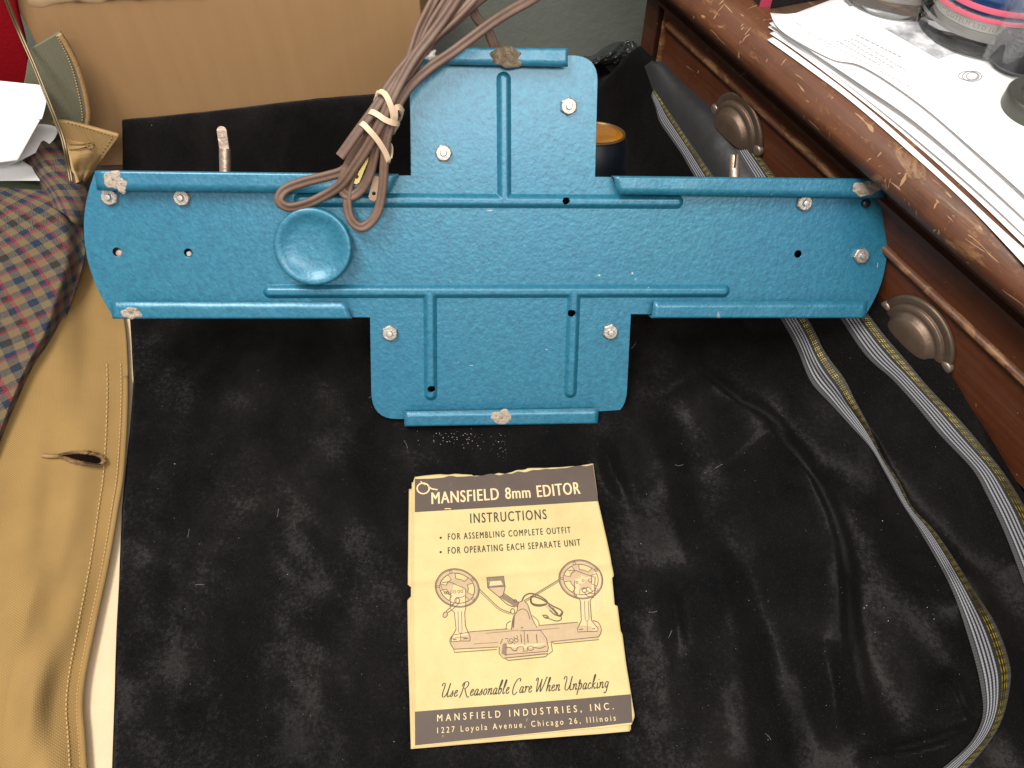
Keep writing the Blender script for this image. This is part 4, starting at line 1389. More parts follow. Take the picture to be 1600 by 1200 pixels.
    cn = D(1424, 532, .004); cf = D(1146, 209, .004)
    print('pulls', cn, cf)
    pull(cn[0], cn[1], d2); pull(cf[0], cf[1], d1)
    return dr
dresser = build_dresser()

# ------------------------------------------------------------------ things on the dresser
def build_papers():
    wp = m_paper('bright_paper', (0.88, 0.87, 0.87), (0.83, 0.82, 0.83))
    ink_m = plain('grey_print', (0.42, 0.42, 0.44), .8, 0, .2, 300)
    photo = NT('grey_printed_photo'); photo.set(Base_Color=photo.ramp(photo.noise(70, 4, .6), [(.35, (.26, .26, .28)), (.5, (.45, .45, .47)), (.65, (.7, .7, .72))]), Roughness=.75)
    # (corner outline in pixels, height above the top, curl, label)
    zs = ZT + .0012
    def paper(outL, outR, z0, lab, curl=0.0, edge=0.0, nu=50, nv=70):
        def zf(s, t): return zs + z0 + curl * (1 - s) ** 6 * math.sin(math.pi * t) + .0008 * math.sin(6 * t + z0 * 900) * (1 - s) + edge * (1 - s) ** 10
        o, P = sheet('paper_sheet', wp, outL, outR, zf, None, nu, nv, .00025)
        tag(o, lab, 'paper', 'sheets piled on the dresser top')
        return o, P
    R0 = [(1350, -20), (1500, 60), (1700, 180), (1760, 320), (1760, 430)]
    paper([(1199, 62), (1255, 102), (1330, 158), (1420, 236), (1510, 318), (1605, 418), (1700, 520)], R0 + [(1760, 520)], .0004, 'lowest white sheet of the pile, sticking out along the worn rail', .001)
    paper([(1203, 52), (1245, 80), (1325, 140), (1420, 216), (1520, 305), (1610, 392), (1700, 480)], R0 + [(1760, 500)], .0022, 'second lowest white sheet, shaded edge above the one nearest the rail', .0012)
    paper([(1200, 42), (1240, 68), (1320, 128), (1415, 203), (1520, 292), (1612, 378), (1700, 466)], R0 + [(1760, 500)], .0042, 'third white sheet in the middle of the dresser pile', .0012)
    paper([(1202, 36), (1225, 52), (1268, 80), (1340, 128), (1430, 190), (1530, 276), (1612, 352), (1700, 440)], R0 + [(1760, 480)], .0068, 'white sheet with a raised curling edge under the printed page', .003, .001)
    o, P = paper([(1204, 20), (1212, 38), (1236, 58), (1300, 92), (1350, 104), (1435, 160), (1520, 232), (1620, 322), (1700, 410)], [(1230, 22), (1340, 8), (1420, -10), (1520, 20), (1640, 60), (1700, 140), (1740, 220), (1760, 300), (1760, 400)], .0100, 'topmost printed white page with grey picture and drawn circle', .0020, .001)
    o['group'] = 'sheets piled on the dresser top'
    # print on the top page: small pale lines of text, a picture, a drawn circle
    def on(px, py, dz=.0005): return surf_pt(P, px, py, dz)
    r = random.Random(11)
    m = MB()
    def dash(x0, y0, x1, y1, w):
        a, b = on(x0, y0), on(x1, y1)
        d = b - a; nrm = np.cross(d, [0, 0, 1]); nrm /= np.linalg.norm(nrm) + 1e-9; nrm *= w / 2
        m.add([a + nrm, a - nrm, b - nrm, b + nrm], [(0, 1, 2, 3)])
    def line(x0, y0, x1, y1, n, w):
        t = 0
        while t < 1:
            l = r.uniform(.5, 1.3) / n
            t1 = min(1, t + l * .72)
            dash(x0 + (x1 - x0) * t, y0 + (y1 - y0) * t, x0 + (x1 - x0) * t1, y0 + (y1 - y0) * t1, w)
            t += l
    line(1338, 54, 1408, 89, 9, .0016)
    line(1336, 62, 1416, 110, 12, .0011)
    line(1325, 64, 1400, 108, 11, .0011)
    line(1312, 66, 1378, 103, 9, .0011)
    for x, y in ((1330, 60), (1319, 62), (1307, 64)): dash(x, y, x + 3, y + 2, .0014)
    line(1262, 50, 1430, 140, 24, .0007)
    line(1240, 33, 1252, 40, 2, .0010)
    m.build('print_line', ink_m, o, smooth=False)
    m = MB()
    V = [on(x, y, .0004) for x, y in [(1382, 44), (1442, 28), (1508, 78), (1466, 92)]]
    m.add(V, [(0, 1, 2, 3)])
    m.build('printed_picture', photo.m, o, smooth=False)
    m = MB()
    for cx, cy, rx, ry in ((1519, 119, 15, 8), (1520, 119, 10, 6), (1513, 118, 15, 7)):
        pts = [on(cx + rx * math.cos(a), cy + ry * math.sin(a), .0006) for a in np.linspace(0, 2 * math.pi, 40)]
        m.tube(np.array(pts), .00022, 4)
    m.build('drawn_circle', plain('pen_ink', (.2, .2, .22), .6), o)
    # photo corner printed on a lower page
    m = MB(); V = [G(x, y, zs + .0105) for x, y in [(1236, 57), (1246, 52), (1266, 62), (1258, 70)]]
    return P
PAPER = build_papers()

def build_jars():
    gl = m_glass('clear_glass', (0.93, 0.95, 0.94))
    zt = ZT + .0115
    def jar(cx, cy, R, H, label_txt, contents, lab, name='glass_jar'):
        c = G(cx, cy, zt)
        j = empty(name, tuple(c))
        tag(j, lab, 'jar')
        b = MB()
        prof = [(0, .004), (R * .80, .0035), (R * .86, 0), (R * .95, .0015), (R, .008), (R * 1.02, .018), (R, .024), (R, H), (R * .97, H + .001), (R * .93, H), (R * .93, .020), (R * .88, .013), (0, .012)]
        b.lathe(prof, seg=64)
        b.build('glass_body', gl, j, auto=50)
        if contents:
            b = MB()
            for k, (z0, z1, mt) in enumerate(contents):
                b2 = MB(); b2.lathe([(0, z0), (R * .90, z0), (R * .90, z1), (0, z1)], seg=48)
                b2.build('filling', mt, j, auto=40)
        return j, c, R
    blue = NT('blue_crinkled_wrapper')
    bc = blue.voro(70, blue.co((1, 1, .35)), 'F1', 'Color'); 
    sx, _, _ = blue.sep(bc)
    blue.set(Base_Color=blue.ramp(sx, [(.20, (.03, .22, .60)), (.42, (.10, .42, .80)), (.55, (.85, .88, .9)), (.72, (.02, .10, .35))], 'CONSTANT'), Roughness=.35)
    pale = plain('pale_jar_filling', (.68, .63, .58), .6, 0, .12, 40)
    j, c, R = jar(1532, 42, .050, .16, None, [(.013, .019, plain('dark_jar_base', (.34, .32, .30), .5)), (.0193, .0300, pale), (.0305, .155, blue.m)], 'clear glass jar with pink bands and blue crinkled filling on the papers')
    # printed bands: two pink lines, small lettering between
    pink = plain('pink_label_print', (.62, .10, .16), .5)
    for z0, z1 in ((.0285, .0318), (.0350, .0392)):
        b = MB(); b.lathe([(R * 1.004, z0), (R * 1.008, z0 + .0004), (R * 1.008, z1 - .0004), (R * 1.004, z1)], seg=64)
        b.build('pink_band', pink, j)
    V, F = text2d('MAC-GOTELM LTD (LFL) 1987', 1.25)
    h = V[:, 1].max(); k = .0030 / h
    wd = V[:, 0].max() * k
    a_c = math.atan2(-c[1], -c[0]) - .1
    ang = (V[:, 0] * k - wd / 2) / (R * 1.005) + a_c
    b = MB(); b.add(np.stack([R * 1.006 * np.cos(ang), R * 1.006 * np.sin(ang), V[:, 1] * k + .0235], 1), F)
    b.build('lettering', plain('grey_label_lettering', (.22, .19, .19), .6), j, smooth=False)
    jar(1396, -12, .046, .14, None, [(.0135, .024, plain('grey_jar_base', (.36, .33, .30), .5)), (.0245, .13, plain('cream_filling', (.78, .72, .66), .6, 0, .1, 30))], 'plain glass jar with pale cream filling at the top edge of the papers')
    # dark tin roll at the right edge
    b = MB(); c = G(1622, 172, ZT + .0115)
    b.lathe([(0, .010), (.010, .010), (.0105, .012), (.014, .0125), (.0165, .010), (.021, .0105), (.0235, .0118), (.025, .010), (.025, .001), (.0245, 0)], c, (0, 0, 1), 56)
    o = b.build('round_tin', plain('dull_tin', (.085, .085, .07), .4, .5, .3, 60), None, auto=40)
    tag(o, 'small round dull metal tin on the papers at the right edge', 'tin')
    # plastic bag with a dark thing in it
    t = NT('clear_plastic'); t.set(Base_Color=(.85, .85, .87), Roughness=.10, Alpha=.16)
    t.p.inputs['Specular IOR Level'].default_value = 1.0
    t.bump(t.noise(55, 4, .6, 1.5), .012, .9)
    c = G(1580, 100, ZT + .0115)
    m = MB(); n, k = 36, 40
    P = np.zeros((n, k, 3))
    for i in range(n):
        f = i / (n - 1)
        for q in range(k):
            a = 2 * math.pi * q / k
            rr = (.034 * math.sin(math.pi * min(1, .08 + f * .5)) ** .5) * (1 - .35 * f) * (1 + .16 * math.sin(3 * a + 4 * f) + .10 * math.sin(7 * a - 9 * f) + .16 * float(vnoise(a * 2.2, f * 7, 4)))
            P[i, q] = c + np.array([rr * math.cos(a) * 1.0, rr * math.sin(a) * .85, .001 + .085 * f])
    m.grid(P, closed=True)
    m.f.append(tuple(range(k))[::-1]); m.mi.append(0)
    o = m.build('plastic_bag', t.m, None)
    tag(o, 'crinkled clear plastic bag around a dark object in front of the glass jar', 'plastic bag')
    b = MB(); b.lathe([(0, .002), (.017, .002), (.021, .006), (.021, .020), (.018, .026), (0, .028)], c + np.array([.002, -.002, 0]), (0, 0, 1), 40)
    o = b.build('dark_object', plain('black_plastic_lump', (.03, .03, .034), .25), None, auto=40)
    tag(o, 'dark rounded object wrapped inside the clear plastic bag', 'bagged object')
    # black printed box in the upper corner of the dresser
    a = G(1185, 17, ZT + .0005); b_ = G(1345, -12, ZT + .0005)
    u = b_ - a; u[2] = 0; Wd = np.linalg.norm(u); u /= Wd; nn = np.array([-u[1], u[0], 0])
    ebx = empty('game_box', tuple(a), Matrix((u, nn, (0, 0, 1))).transposed())
    tag(ebx, 'black box with pink and yellow printing at the far end of the dresser', 'box')
    m = MB(); m.box((0, 0, 0), (Wd, .12, .05))
    o = m.build('box_body', plain('black_print_card', (.018, .017, .02), .35, 0, .2, 60), ebx, smooth=False); bevel(o, .001)
    m = MB(); m.box((-.0004, -.0005, .0005), (.010, -.0001, .046)); m.build('pink_panel', plain('pink_card', (.55, .06, .12), .4), ebx, smooth=False)
    m = MB()
    for x in (.028, .036, .046):
        m.add([(x, -.0006, .006), (x + .006, -.0006, .004), (x + .009, -.0006, .014), (x + .003, -.0006, .018)], [(0, 1, 2, 3)])
    m.build('red_star_print', plain('red_print', (.5, .02, .06), .4), ebx, smooth=False)
    m = MB(); m.lathe([(0, .0006), (.008, .0006), (.0085, .0003)], (.066, 0, .009), (0, -1, 0), 24); m.build('yellow_spot', plain('yellow_print', (.6, .36, .02), .4), ebx)
build_jars()

# ------------------------------------------------------------------ instruction booklet
BO = G(641, 1170, 0.0); BR_ = G(990, 1137, 0.0); BT = G(645, 746, 0.0)
BU = BR_ - BO; BWID = np.linalg.norm(BU); BU /= BWID
BV = np.array([-BU[1], BU[0], 0]);
BZ = .0062
def BP(px, py):
    p = G(px, py, BZ) - BO
    return np.array([np.dot(p, BU), np.dot(p, BV)])
def BC(pts): return [BP(600 + x / 2.449, 700 + y / 2.449) for x, y in pts]     # enlarged-view coordinates
def bend(u, v):
    u = np.asarray(u, float); v = np.asarray(v, float)
    z = .0009 * np.sin(v * 22 + 1.0) * sstep(.0, .14, u) + .0022 * np.exp(-((u - .135) / .022) ** 2 - ((v - .105) / .03) ** 2)
    z += .0016 * np.exp(-((u - .14) / .02) ** 2 - ((v - .01) / .025) ** 2) + .0012 * np.exp(-((u - .13) / .02) ** 2 - ((v - .18) / .02) ** 2)
    z -= .0011 * np.exp(-((v - .107 + .12 * (u - .07) * 0) / .0035) ** 2)           # cross fold
    z += .0004 * vnoise(u * 60, v * 60, 12)
    return z

def build_booklet():
    bk = empty('booklet', tuple(BO + np.array([0, 0, 0])), Matrix((BU, BV, (0, 0, 1))).transposed())
    tag(bk, 'worn cream instruction booklet with dark brown bands lying on the black velvet', 'booklet')
    pap = m_paper('aged_cream_paper', (0.60, 0.492, 0.240), (0.51, 0.40, 0.18), .85)
    pap2 = m_paper('aged_inner_page', (0.62, 0.465, 0.23), (0.52, 0.37, 0.17), .85)
    brown = NT('brown_band_print')
    wn = brown.ramp(brown.noise(160, 5, .7), [(.66, 0.), (.72, 1.)])
    brown.set(Base_Color=brown.mix(brown.val(wn, .55), brown.mix(brown.noise(40, 4, .6), (.074, .050, .038), (.102, .072, .055)), (.5, .38, .22)), Roughness=.7)
    brown.bump(brown.noise(45, 3, .6), .0012, .5)
    inkm = plain('dark_brown_ink', (.040, .028, .022), .7, 0, .2, 400)
    cream = plain('cream_lettering', (.68, .53, .29), .8, 0, .08, 200)
    shade = plain('pinkish_print_tint', (.47, .335, .20), .8, 0, .12, 300)
    shade2 = plain('dark_print_tint', (.22, .15, .10), .8, 0, .2, 300)
    pale = plain('pale_print_tint', (.63, .46, .25), .8, 0, .06, 300)

    def page(left, right, top, bot, z0, mat, name, nu=70, nv=90, th=.00022):
        """left/right: outline points bottom to top; top/bot: v wobble as function"""
        Lp = resamp(left, nv); Rp = resamp(right, nv)
        m = MB(); P = np.zeros((nv, nu, 3)); UV = np.zeros((nv, nu, 2))
        for i in range(nv):
            t = i / (nv - 1)
            for j in range(nu):
                s = j / (nu - 1)
                q = Lp[i] * (1 - s) + Rp[i] * s
                q = q + np.array([0, top(s) * t ** 12 + bot(s) * (1 - t) ** 12])
                P[i, j] = (q[0], q[1], 0); UV[i, j] = (q[0], q[1])
        P[:, :, 2] = z0 + bend(P[:, :, 0], P[:, :, 1])
        m.grid(P, UV); o = m.build(name, mat, bk)
        solid(o, th, -1.0)
        return o
    no = lambda s: 0.0
    # inner pages
    l = BC([(102, 1150), (98, 1000), (92, 800), (89, 580), (98, 570), (106, 562), (104, 528), (90, 522), (92, 400), (95, 155)])
    r = BC([(944, 1080), (942, 1000), (934, 900), (914, 760), (905, 700), (884, 610), (872, 520), (858, 420), (838, 300), (815, 190), (803, 90)])
    page(l, r, lambda s: .0012 * math.sin(s * 9), no, BZ - .0010, pap2, 'inner_page')
    l2 = BC([(112, 1146), (104, 900), (102, 640), (104, 400), (106, 130)])
    r2 = BC([(940, 1086), (932, 980), (900, 720), (878, 600), (862, 470), (830, 280), (800, 80)])
    page(l2, r2, no, no, BZ - .0006, pap2, 'inner_page')
    # cover
    l = BC([(118, 1140), (117, 1000), (114, 800), (112, 565), (112, 540), (113, 400), (113, 250), (112, 130), (118, 112)])
    r = BC([(946, 1062), (958, 1030), (950, 985), (944, 945), (926, 830), (912, 715), (905, 700), (893, 606), (882, 603), (878, 560), (872, 500), (879, 494), (868, 430), (852, 350), (836, 275), (820, 204), (814, 190), (818, 184), (806, 100), (801, 62)])
    def topw(s): return .0009 * math.sin(s * 13) + .0010 * float(vnoise(s * 22, 3, 5)) - (.0022 if .32 < s < .62 else 0) * float(vnoise(s * 30, 1, 8) + .6)
    page(l, r, topw, lambda s: .0006 * float(vnoise(s * 14, 2, 6)), BZ, pap, 'cover', 90, 160)

    def put(V, F, mat, name, z=.00022):
        m = MB(); V = np.asarray(V, float)
        m.add(np.stack([V[:, 0], V[:, 1], BZ + z + bend(V[:, 0], V[:, 1])], 1), F)
        o = m.build(name, mat, bk, smooth=False)
        return o
    class Acc:
        def __init__(s): s.V = []; s.F = []
        def add(s, VF):
            V, F = VF; o = len(s.V)
            s.V += [tuple(q) for q in V]; s.F += [tuple(i + o for i in f) for f in F]
    # bands
    def bandgrid(bl, br, tl, tr, name, tw=no):
        n, k = 80, 18
        bl, br, tl, tr = BC([bl, br, tl, tr])
        V = []
        for i in range(n):
            s = i / (n - 1)
            for j in range(k):
                t = j / (k - 1)
                q = (bl * (1 - s) + br * s) * (1 - t) + (tl * (1 - s) + tr * s) * t
                q = q + np.array([0, tw(s) * t ** 3])
                V.append(q)
        F = [(i * k + j, (i + 1) * k + j, (i + 1) * k + j + 1, i * k + j + 1) for i in range(n - 1) for j in range(k - 1)]
        put(V, F, brown.m, name, .00016)
    def hw(s):
        q = .0016 * (float(vnoise(s * 26, 3, 15)) - .15)
        if .22 < s < .66: q -= .0034 * (0.55 + float(vnoise(s * 19, 1, 18))) * math.sin(math.pi * (s - .22) / .44) ** .6
        return q
    bandgrid((118, 246), (820, 202), (118, 118), (799, 66), 'header_band', hw)
    bandgrid((119, 1138), (949, 1054), (118, 1009), (943, 946), 'footer_band', lambda s: 0)

    def words(txt, bl, br, cap, mat, name, space=1.0, off=0.0, shear=0.0, ref='H'):
        """bl, br baseline ends in enlarged-view px, cap = cap height in the same px"""
        a, b = BC([bl, br])
        bold = off; off = 0
        mid = ((bl[0] + br[0]) / 2, (bl[1] + br[1]) / 2)
        c0, c1 = BC([mid, (mid[0], mid[1] - cap)])
        ch = np.linalg.norm(c1 - c0)
        V, F = text2d(txt, space, off, shear)
        Vh, _ = text2d(ref, 1, off)
        x0, x1 = V[:, 0].min(), V[:, 0].max(); capu = Vh[:, 1].max()
        d = b - a; Ln = np.linalg.norm(d); d /= Ln; n = np.array([-d[1], d[0]])
        X = (V[:, 0] - x0) / (x1 - x0) * Ln; Y = V[:, 1] / capu * ch
        Q = a + X[:, None] * d + Y[:, None] * n
        if bold:
            Q2 = np.vstack([Q, Q + d * bold * ch * 1.6, Q - d * bold * ch * 1.6]); nq = len(Q)
            o = put(Q2, list(F) + [tuple(i + nq for i in f) for f in F] + [tuple(i + 2 * nq for i in f) for f in F], mat, name)
            for k, v in enumerate(o.data.vertices): v.co.z += .00004 * (k // nq)
        else:
            put(Q, F, mat, name)
    words('MANSFIELD', (183, 215), (440, 197), 44, cream, 'lettering', 1.12, .016)
    words('8mm', (466, 195), (561, 189), 43, cream, 'lettering', 1.08, .014)
    words('EDITOR', (588, 187), (752, 175), 44, cream, 'lettering', 1.12, .016)
    words('INSTRUCTIONS', (331, 288), (623, 271), 37, inkm, 'lettering', 1.22, .008)
    words('FOR ASSEMBLING COMPLETE OUTFIT', (245, 352), (715, 325), 24, inkm, 'lettering', 1.35, .012)
    words('FOR OPERATING EACH SEPARATE UNIT', (245, 406), (752, 375), 25, inkm, 'lettering', 1.32, .012)
    words('MANSFIELD INDUSTRIES, INC.', (204, 1047), (878, 1003), 26, cream, 'lettering', 1.75, .008)
    words('1227 Loyola Avenue, Chicago 26, Illinois', (204, 1092), (886, 1046), 22, cream, 'lettering', 1.55, .004)
    bl = Acc()
    for x, y in ((217, 344), (217, 399)):
        c, = BC([(x, y)]); R = .00085
        V = [(c[0] + R * math.cos(k * math.pi / 8), c[1] + R * math.sin(k * math.pi / 8)) for k in range(16)]
        bl.add((V, [tuple(range(16))]))
    put(bl.V, bl.F, inkm, 'bullet')
    # scuffed ring mark in the upper left corner
    mk = Acc()
    P = BC([(150 + 23 * math.cos(a), 155 + 20 * math.sin(a)) for a in np.linspace(0, 6.28, 24)])
    mk.add(ink(P, .0011, closed=False)); mk.add(ink(BC([(168, 145), (182, 156), (205, 160)]), .0011)); mk.add(ink(BC([(140, 128), (150, 137), (160, 140)]), .0008))
    mk.add(ink(BC([(232, 233), (246, 232), (256, 233)]), .0007))
    put(mk.V, mk.F, cream, 'scuff_mark')

    # brush script line, drawn letter by letter (x right, y up, cap height 1)
    GL = {
        'U': (.86, [[(.02, .78), (.0, .90), (.10, .99), (.22, .92), (.24, .70), (.20, .35), (.24, .08), (.38, .0), (.54, .14), (.64, .45), (.70, .98)], [(.70, .98), (.66, .50), (.66, .12), (.74, .0), (.84, .08)]]),
        's': (.36, [[(.02, .04), (.16, .22), (.24, .44), (.22, .36), (.28, .20), (.24, .04), (.12, .0), (.06, .07)]]),
        'e': (.38, [[(.08, .20), (.22, .26), (.28, .38), (.20, .45), (.10, .34), (.08, .14), (.16, .01), (.26, .02), (.36, .14)]]),
        'R': (.86, [[(.20, .96), (.16, .60), (.10, .20), (.02, -.10)], [(.02, .70), (.10, .90), (.32, 1.02), (.54, .92), (.54, .70), (.38, .54), (.24, .50)], [(.32, .52), (.46, .28), (.60, .04), (.76, -.10), (.86, -.04)]]),
        'a': (.44, [[(.32, .40), (.20, .45), (.08, .28), (.08, .06), (.18, .0), (.28, .16), (.34, .42)], [(.34, .42), (.30, .14), (.34, .0), (.44, .10)]]),
        'o': (.40, [[(.22, .45), (.10, .34), (.08, .10), (.18, .0), (.30, .10), (.32, .32), (.22, .45)]]),
        'n': (.48, [[(.04, .36), (.10, .44), (.12, .30), (.08, .0)], [(.09, .10), (.18, .34), (.28, .45), (.34, .36), (.32, .10), (.36, .0), (.46, .10)]]),
        'b': (.42, [[(.10, .40), (.22, .70), (.26, .96), (.18, .98), (.12, .70), (.08, .20), (.14, .0), (.26, .06), (.32, .26), (.26, .42), (.14, .30)]]),
        'l': (.28, [[(.06, .30), (.18, .64), (.22, .94), (.15, .98), (.09, .66), (.07, .20), (.12, .0), (.26, .10)]]),
        'C': (.66, [[(.58, .80), (.60, .96), (.48, 1.04), (.28, .90), (.12, .56), (.08, .16), (.20, -.10), (.36, -.06), (.50, .10)]]),
        'r': (.36, [[(.04, .36), (.10, .46), (.14, .38), (.10, .0)], [(.11, .16), (.20, .38), (.30, .44), (.36, .36)]]),
        'W': (1.02, [[(.0, .80), (.06, .98), (.16, .96), (.18, .70), (.18, .30), (.22, .0), (.36, .30), (.48, .70), (.52, .92)], [(.52, .92), (.50, .50), (.54, .0), (.70, .30), (.84, .70), (.92, 1.02), (1.00, .98)]]),
        'h': (.46, [[(.10, .40), (.22, .74), (.24, .98), (.16, .96), (.12, .60), (.08, .0)], [(.09, .12), (.18, .36), (.28, .44), (.34, .34), (.30, .10), (.36, .0), (.44, .10)]]),
        'p': (.44, [[(.06, .40), (.14, .72), (.16, .48), (.10, .10), (.04, -.36)], [(.10, .20), (.20, .42), (.32, .42), (.34, .20), (.24, .02), (.14, .06)]]),
        'c': (.36, [[(.30, .36), (.22, .45), (.10, .34), (.08, .10), (.16, .0), (.26, .03), (.34, .12)]]),
        'k': (.44, [[(.10, .36), (.22, .74), (.24, 1.0), (.17, .98), (.12, .60), (.08, .0)], [(.34, .42), (.24, .36), (.14, .22), (.24, .14), (.32, .0), (.42, .08)]]),
        'i': (.24, [[(.08, .42), (.10, .20), (.08, .06), (.14, .0), (.22, .10)], [(.15, .60), (.17, .64)]]),
        'g': (.42, [[(.32, .40), (.20, .45), (.08, .30), (.10, .08), (.20, .04), (.30, .20), (.34, .42)], [(.34, .42), (.30, .06), (.24, -.26), (.12, -.36), (.06, -.26)]]),
        ' ': (.20, []),
    }
    txt = 'Use Reasonable Care When Unpacking'
    adv = sum(GL[c][0] for c in txt)
    a, b = BC([(212, 955), (858, 920)])
    d = b - a; Ln = np.linalg.norm(d); d /= Ln; n = np.array([-d[1], d[0]])
    c0, c1 = BC([(530, 940), (530, 886)]); ch = np.linalg.norm(c1 - c0)
    acc = Acc(); x = 0
    for c in txt:
        w, st = GL[c]
        for s in st:
            P = np.array([a + d * ((x + q[0]) / adv * Ln + .27 * q[1] * ch) + n * (q[1] * ch) for q in s])
            acc.add(ink(P, .00058, taper=True))
        x += w
    put(acc.V, acc.F, inkm, 'script_lettering')

    # ---------------- line drawing of the outfit
    def K(pts): return [BP(640 + x / 4.706, 860 + y / 4.706) for x, y in pts]
    fills = {'shade': Acc(), 'shade2': Acc(), 'pale': Acc(), 'line': Acc()}
    def poly(pts, which):
        V, F = fill2d([tuple(q) for q in K(pts)], (), 0.0)
        fills[which].add(([v[:2] for v in V], F))
    def ell(cx, cy, rx, ry, rot=0, n=40, a0=0, a1=6.2832):
        out = []
        for a in np.linspace(a0, a1, n):
            X, Y = rx * math.cos(a), ry * math.sin(a)
            out.append((cx + X * math.cos(rot) - Y * math.sin(rot), cy + X * math.sin(rot) + Y * math.cos(rot)))
        return out
    LW = .00042
    def ln(pts, w=1.0, smooth=True, closed=False):
        fills['line'].add(ink(K(pts), LW * w, smooth, closed=closed))
    def ringfill(cx, cy, r0x, r0y, r1x, r1y, rot, which, a0=0, a1=6.2832, n=60):
        A = K(ell(cx, cy, r0x, r0y, rot, n, a0, a1)); B = K(ell(cx, cy, r1x, r1y, rot, n, a0, a1))
        V = []; 
        for p, q in zip(A, B): V += [p, q]
        fills[which].add((V, [(2 * i, 2 * i + 1, 2 * i + 3, 2 * i + 2) for i in range(n - 1)]))
    # reels
    for cx, cy, rx, ry, rot in ((350, 278, 164, 138, .35), (1258, 218, 162, 140, .35)):
        ringfill(cx, cy, rx, ry, rx * .80, ry * .80, rot, 'shade')
        ln(ell(cx, cy, rx, ry, rot), 1.5); ln(ell(cx, cy, rx * .95, ry * .95, rot), .7); ln(ell(cx, cy, rx * .80, ry * .80, rot), .7)
        ringfill(cx, cy, rx * .50, ry * .50, rx * .22, ry * .22, rot, 'shade')
        for k in range(5):
            a = k * 1.2566 + .3
            # spokes and cut-outs
            ringfill(cx, cy, rx * .80, ry * .80, rx * .48, ry * .48, rot, 'shade', a - .2, a + .2, 8)
            ln(ell(cx, cy, rx * .79, ry * .79, rot, 14, a + .22, a + 1.03)); ln(ell(cx, cy, rx * .50, ry * .50, rot, 14, a + .22, a + 1.03))
            for e in (.21, 1.04):
                ln([ell(cx, cy, rx * .79, ry * .79, rot, 2, a + e, a + e)[0], ell(cx, cy, rx * .50, ry * .50, rot, 2, a + e, a + e)[0]], .8, False)
            hc = ell(cx, cy, rx * .87, ry * .87, rot, 2, a, a)[0]
            ln(ell(hc[0], hc[1], 10, 9, 0, 14), .8)
    # base board
    poly([(300, 640), (320, 610), (710, 580), (1230, 535), (1390, 560), (1405, 610), (1390, 650), (1050, 680), (660, 712), (330, 730), (300, 690)], 'shade')
    ln([(330, 622), (450, 600), (720, 578)], 1, False); ln([(950, 555), (1235, 532)], 1, False); ln([(1345, 520), (1385, 535), (1406, 575), (1404, 612), (1388, 640)], 1.2)
    ln([(1388, 640), (1040, 674)], 1, False); ln([(1390, 660), (1062, 690), (1042, 676)], 1, False); ln([(650, 712), (330, 728)], 1, False); ln([(640, 730), (330, 752), (325, 728)], 1, False)
    ln([(325, 620), (302, 645), (298, 680), (325, 728)], 1.2)
    poly(ell(1104, 608, 45, 13, -.05), 'shade2')
    ln([(560, 612), (800, 590)], .7, False); ln([(470, 690), (650, 678)], .7, False); ln([(930, 590), (1120, 572)], .7, False)
    # winder posts
    for dx, dy in ((0, 0),):
        poly([(295, 300), (410, 290), (412, 440), (400, 560), (445, 640), (440, 668), (310, 674), (306, 650), (345, 590), (332, 450), (290, 440)], 'pale')
    ln([(300, 310), (298, 430), (330, 460), (342, 580), (308, 648), (306, 674)], 1.1, False); ln([(412, 290), (412, 430), (404, 460), (412, 560), (446, 640), (444, 668)], 1.1, False)
    ln([(306, 674), (372, 668), (444, 668)], 1.1, False); ln([(356, 450), (360, 600), (376, 612), (386, 596), (382, 450)], .9, False); ln([(376, 612), (374, 668)], .9, False)
    ln([(308, 652), (372, 640), (440, 648)], .7); ln([(318, 658), (345, 656)], 1.5, False); ln([(396, 652), (425, 650)], 1.5, False)
    ln([(240, 236), (290, 232), (350, 256), (410, 284), (412, 320)], 1); ln([(225, 240), (250, 300), (296, 330)], .7)
    for x in (262, 282, 306, 332, 362, 384): ln(ell(x, 312 - (x - 262) * .07, 8, 10, 0, 12), .8)
    ln(ell(350, 372, 18, 20, 0, 20), 1.2); ln([(336, 385), (300, 420), (268, 450)], 1.1); ln([(360, 395), (320, 432), (282, 458)], 1.1); ln(ell(262, 474, 15, 22, .5, 20), 1.1)
    poly(ell(262, 474, 13, 20, .5, 20), 'shade')
    poly([(1215, 215), (1345, 200), (1362, 330), (1325, 372), (1318, 500), (1380, 575), (1380, 600), (1235, 602), (1232, 580), (1262, 530), (1262, 380), (1215, 330)], 'pale')
    ln([(1215, 225), (1208, 320), (1255, 375), (1262, 520), (1232, 582), (1235, 604), (1380, 598), (1384, 578), (1336, 520), (1326, 372), (1358, 335), (1362, 200)], 1.2, False)
    ln([(1285, 375), (1290, 510), (1304, 526), (1318, 514), (1312, 375)], .9, False); ln([(1304, 526), (1306, 596)], .9, False); ln([(1245, 586), (1275, 582)], 1.4, False); ln([(1338, 582), (1364, 580)], 1.4, False)
    ln(ell(1284, 298, 17, 17, 0, 18), 1.2); ln([(1284, 314), (1310, 344), (1355, 352)], 1.1); ln([(1300, 300), (1330, 322), (1358, 322)], 1.0); ln(ell(1325, 228, 12, 12, 0, 14), .9); ln(ell(1275, 228, 8, 8, 0, 12), .8); ln(ell(1230, 240, 6, 8, 0, 12), .8)
    ln([(1166, 150), (1215, 150), (1300, 185), (1352, 205)], 1); poly([(1170, 165), (1210, 150), (1262, 195), (1240, 215), (1200, 215)], 'shade')
    poly([(1372, 205), (1408, 200), (1412, 430), (1368, 470)], 'pale'); poly([(1350, 165), (1400, 170), (1402, 205), (1355, 215)], 'pale')
    # film strands
    ln([(516, 288), (580, 350), (660, 425), (745, 462)], 1.2); ln([(510, 300), (580, 366), (655, 436), (740, 472)], .8)
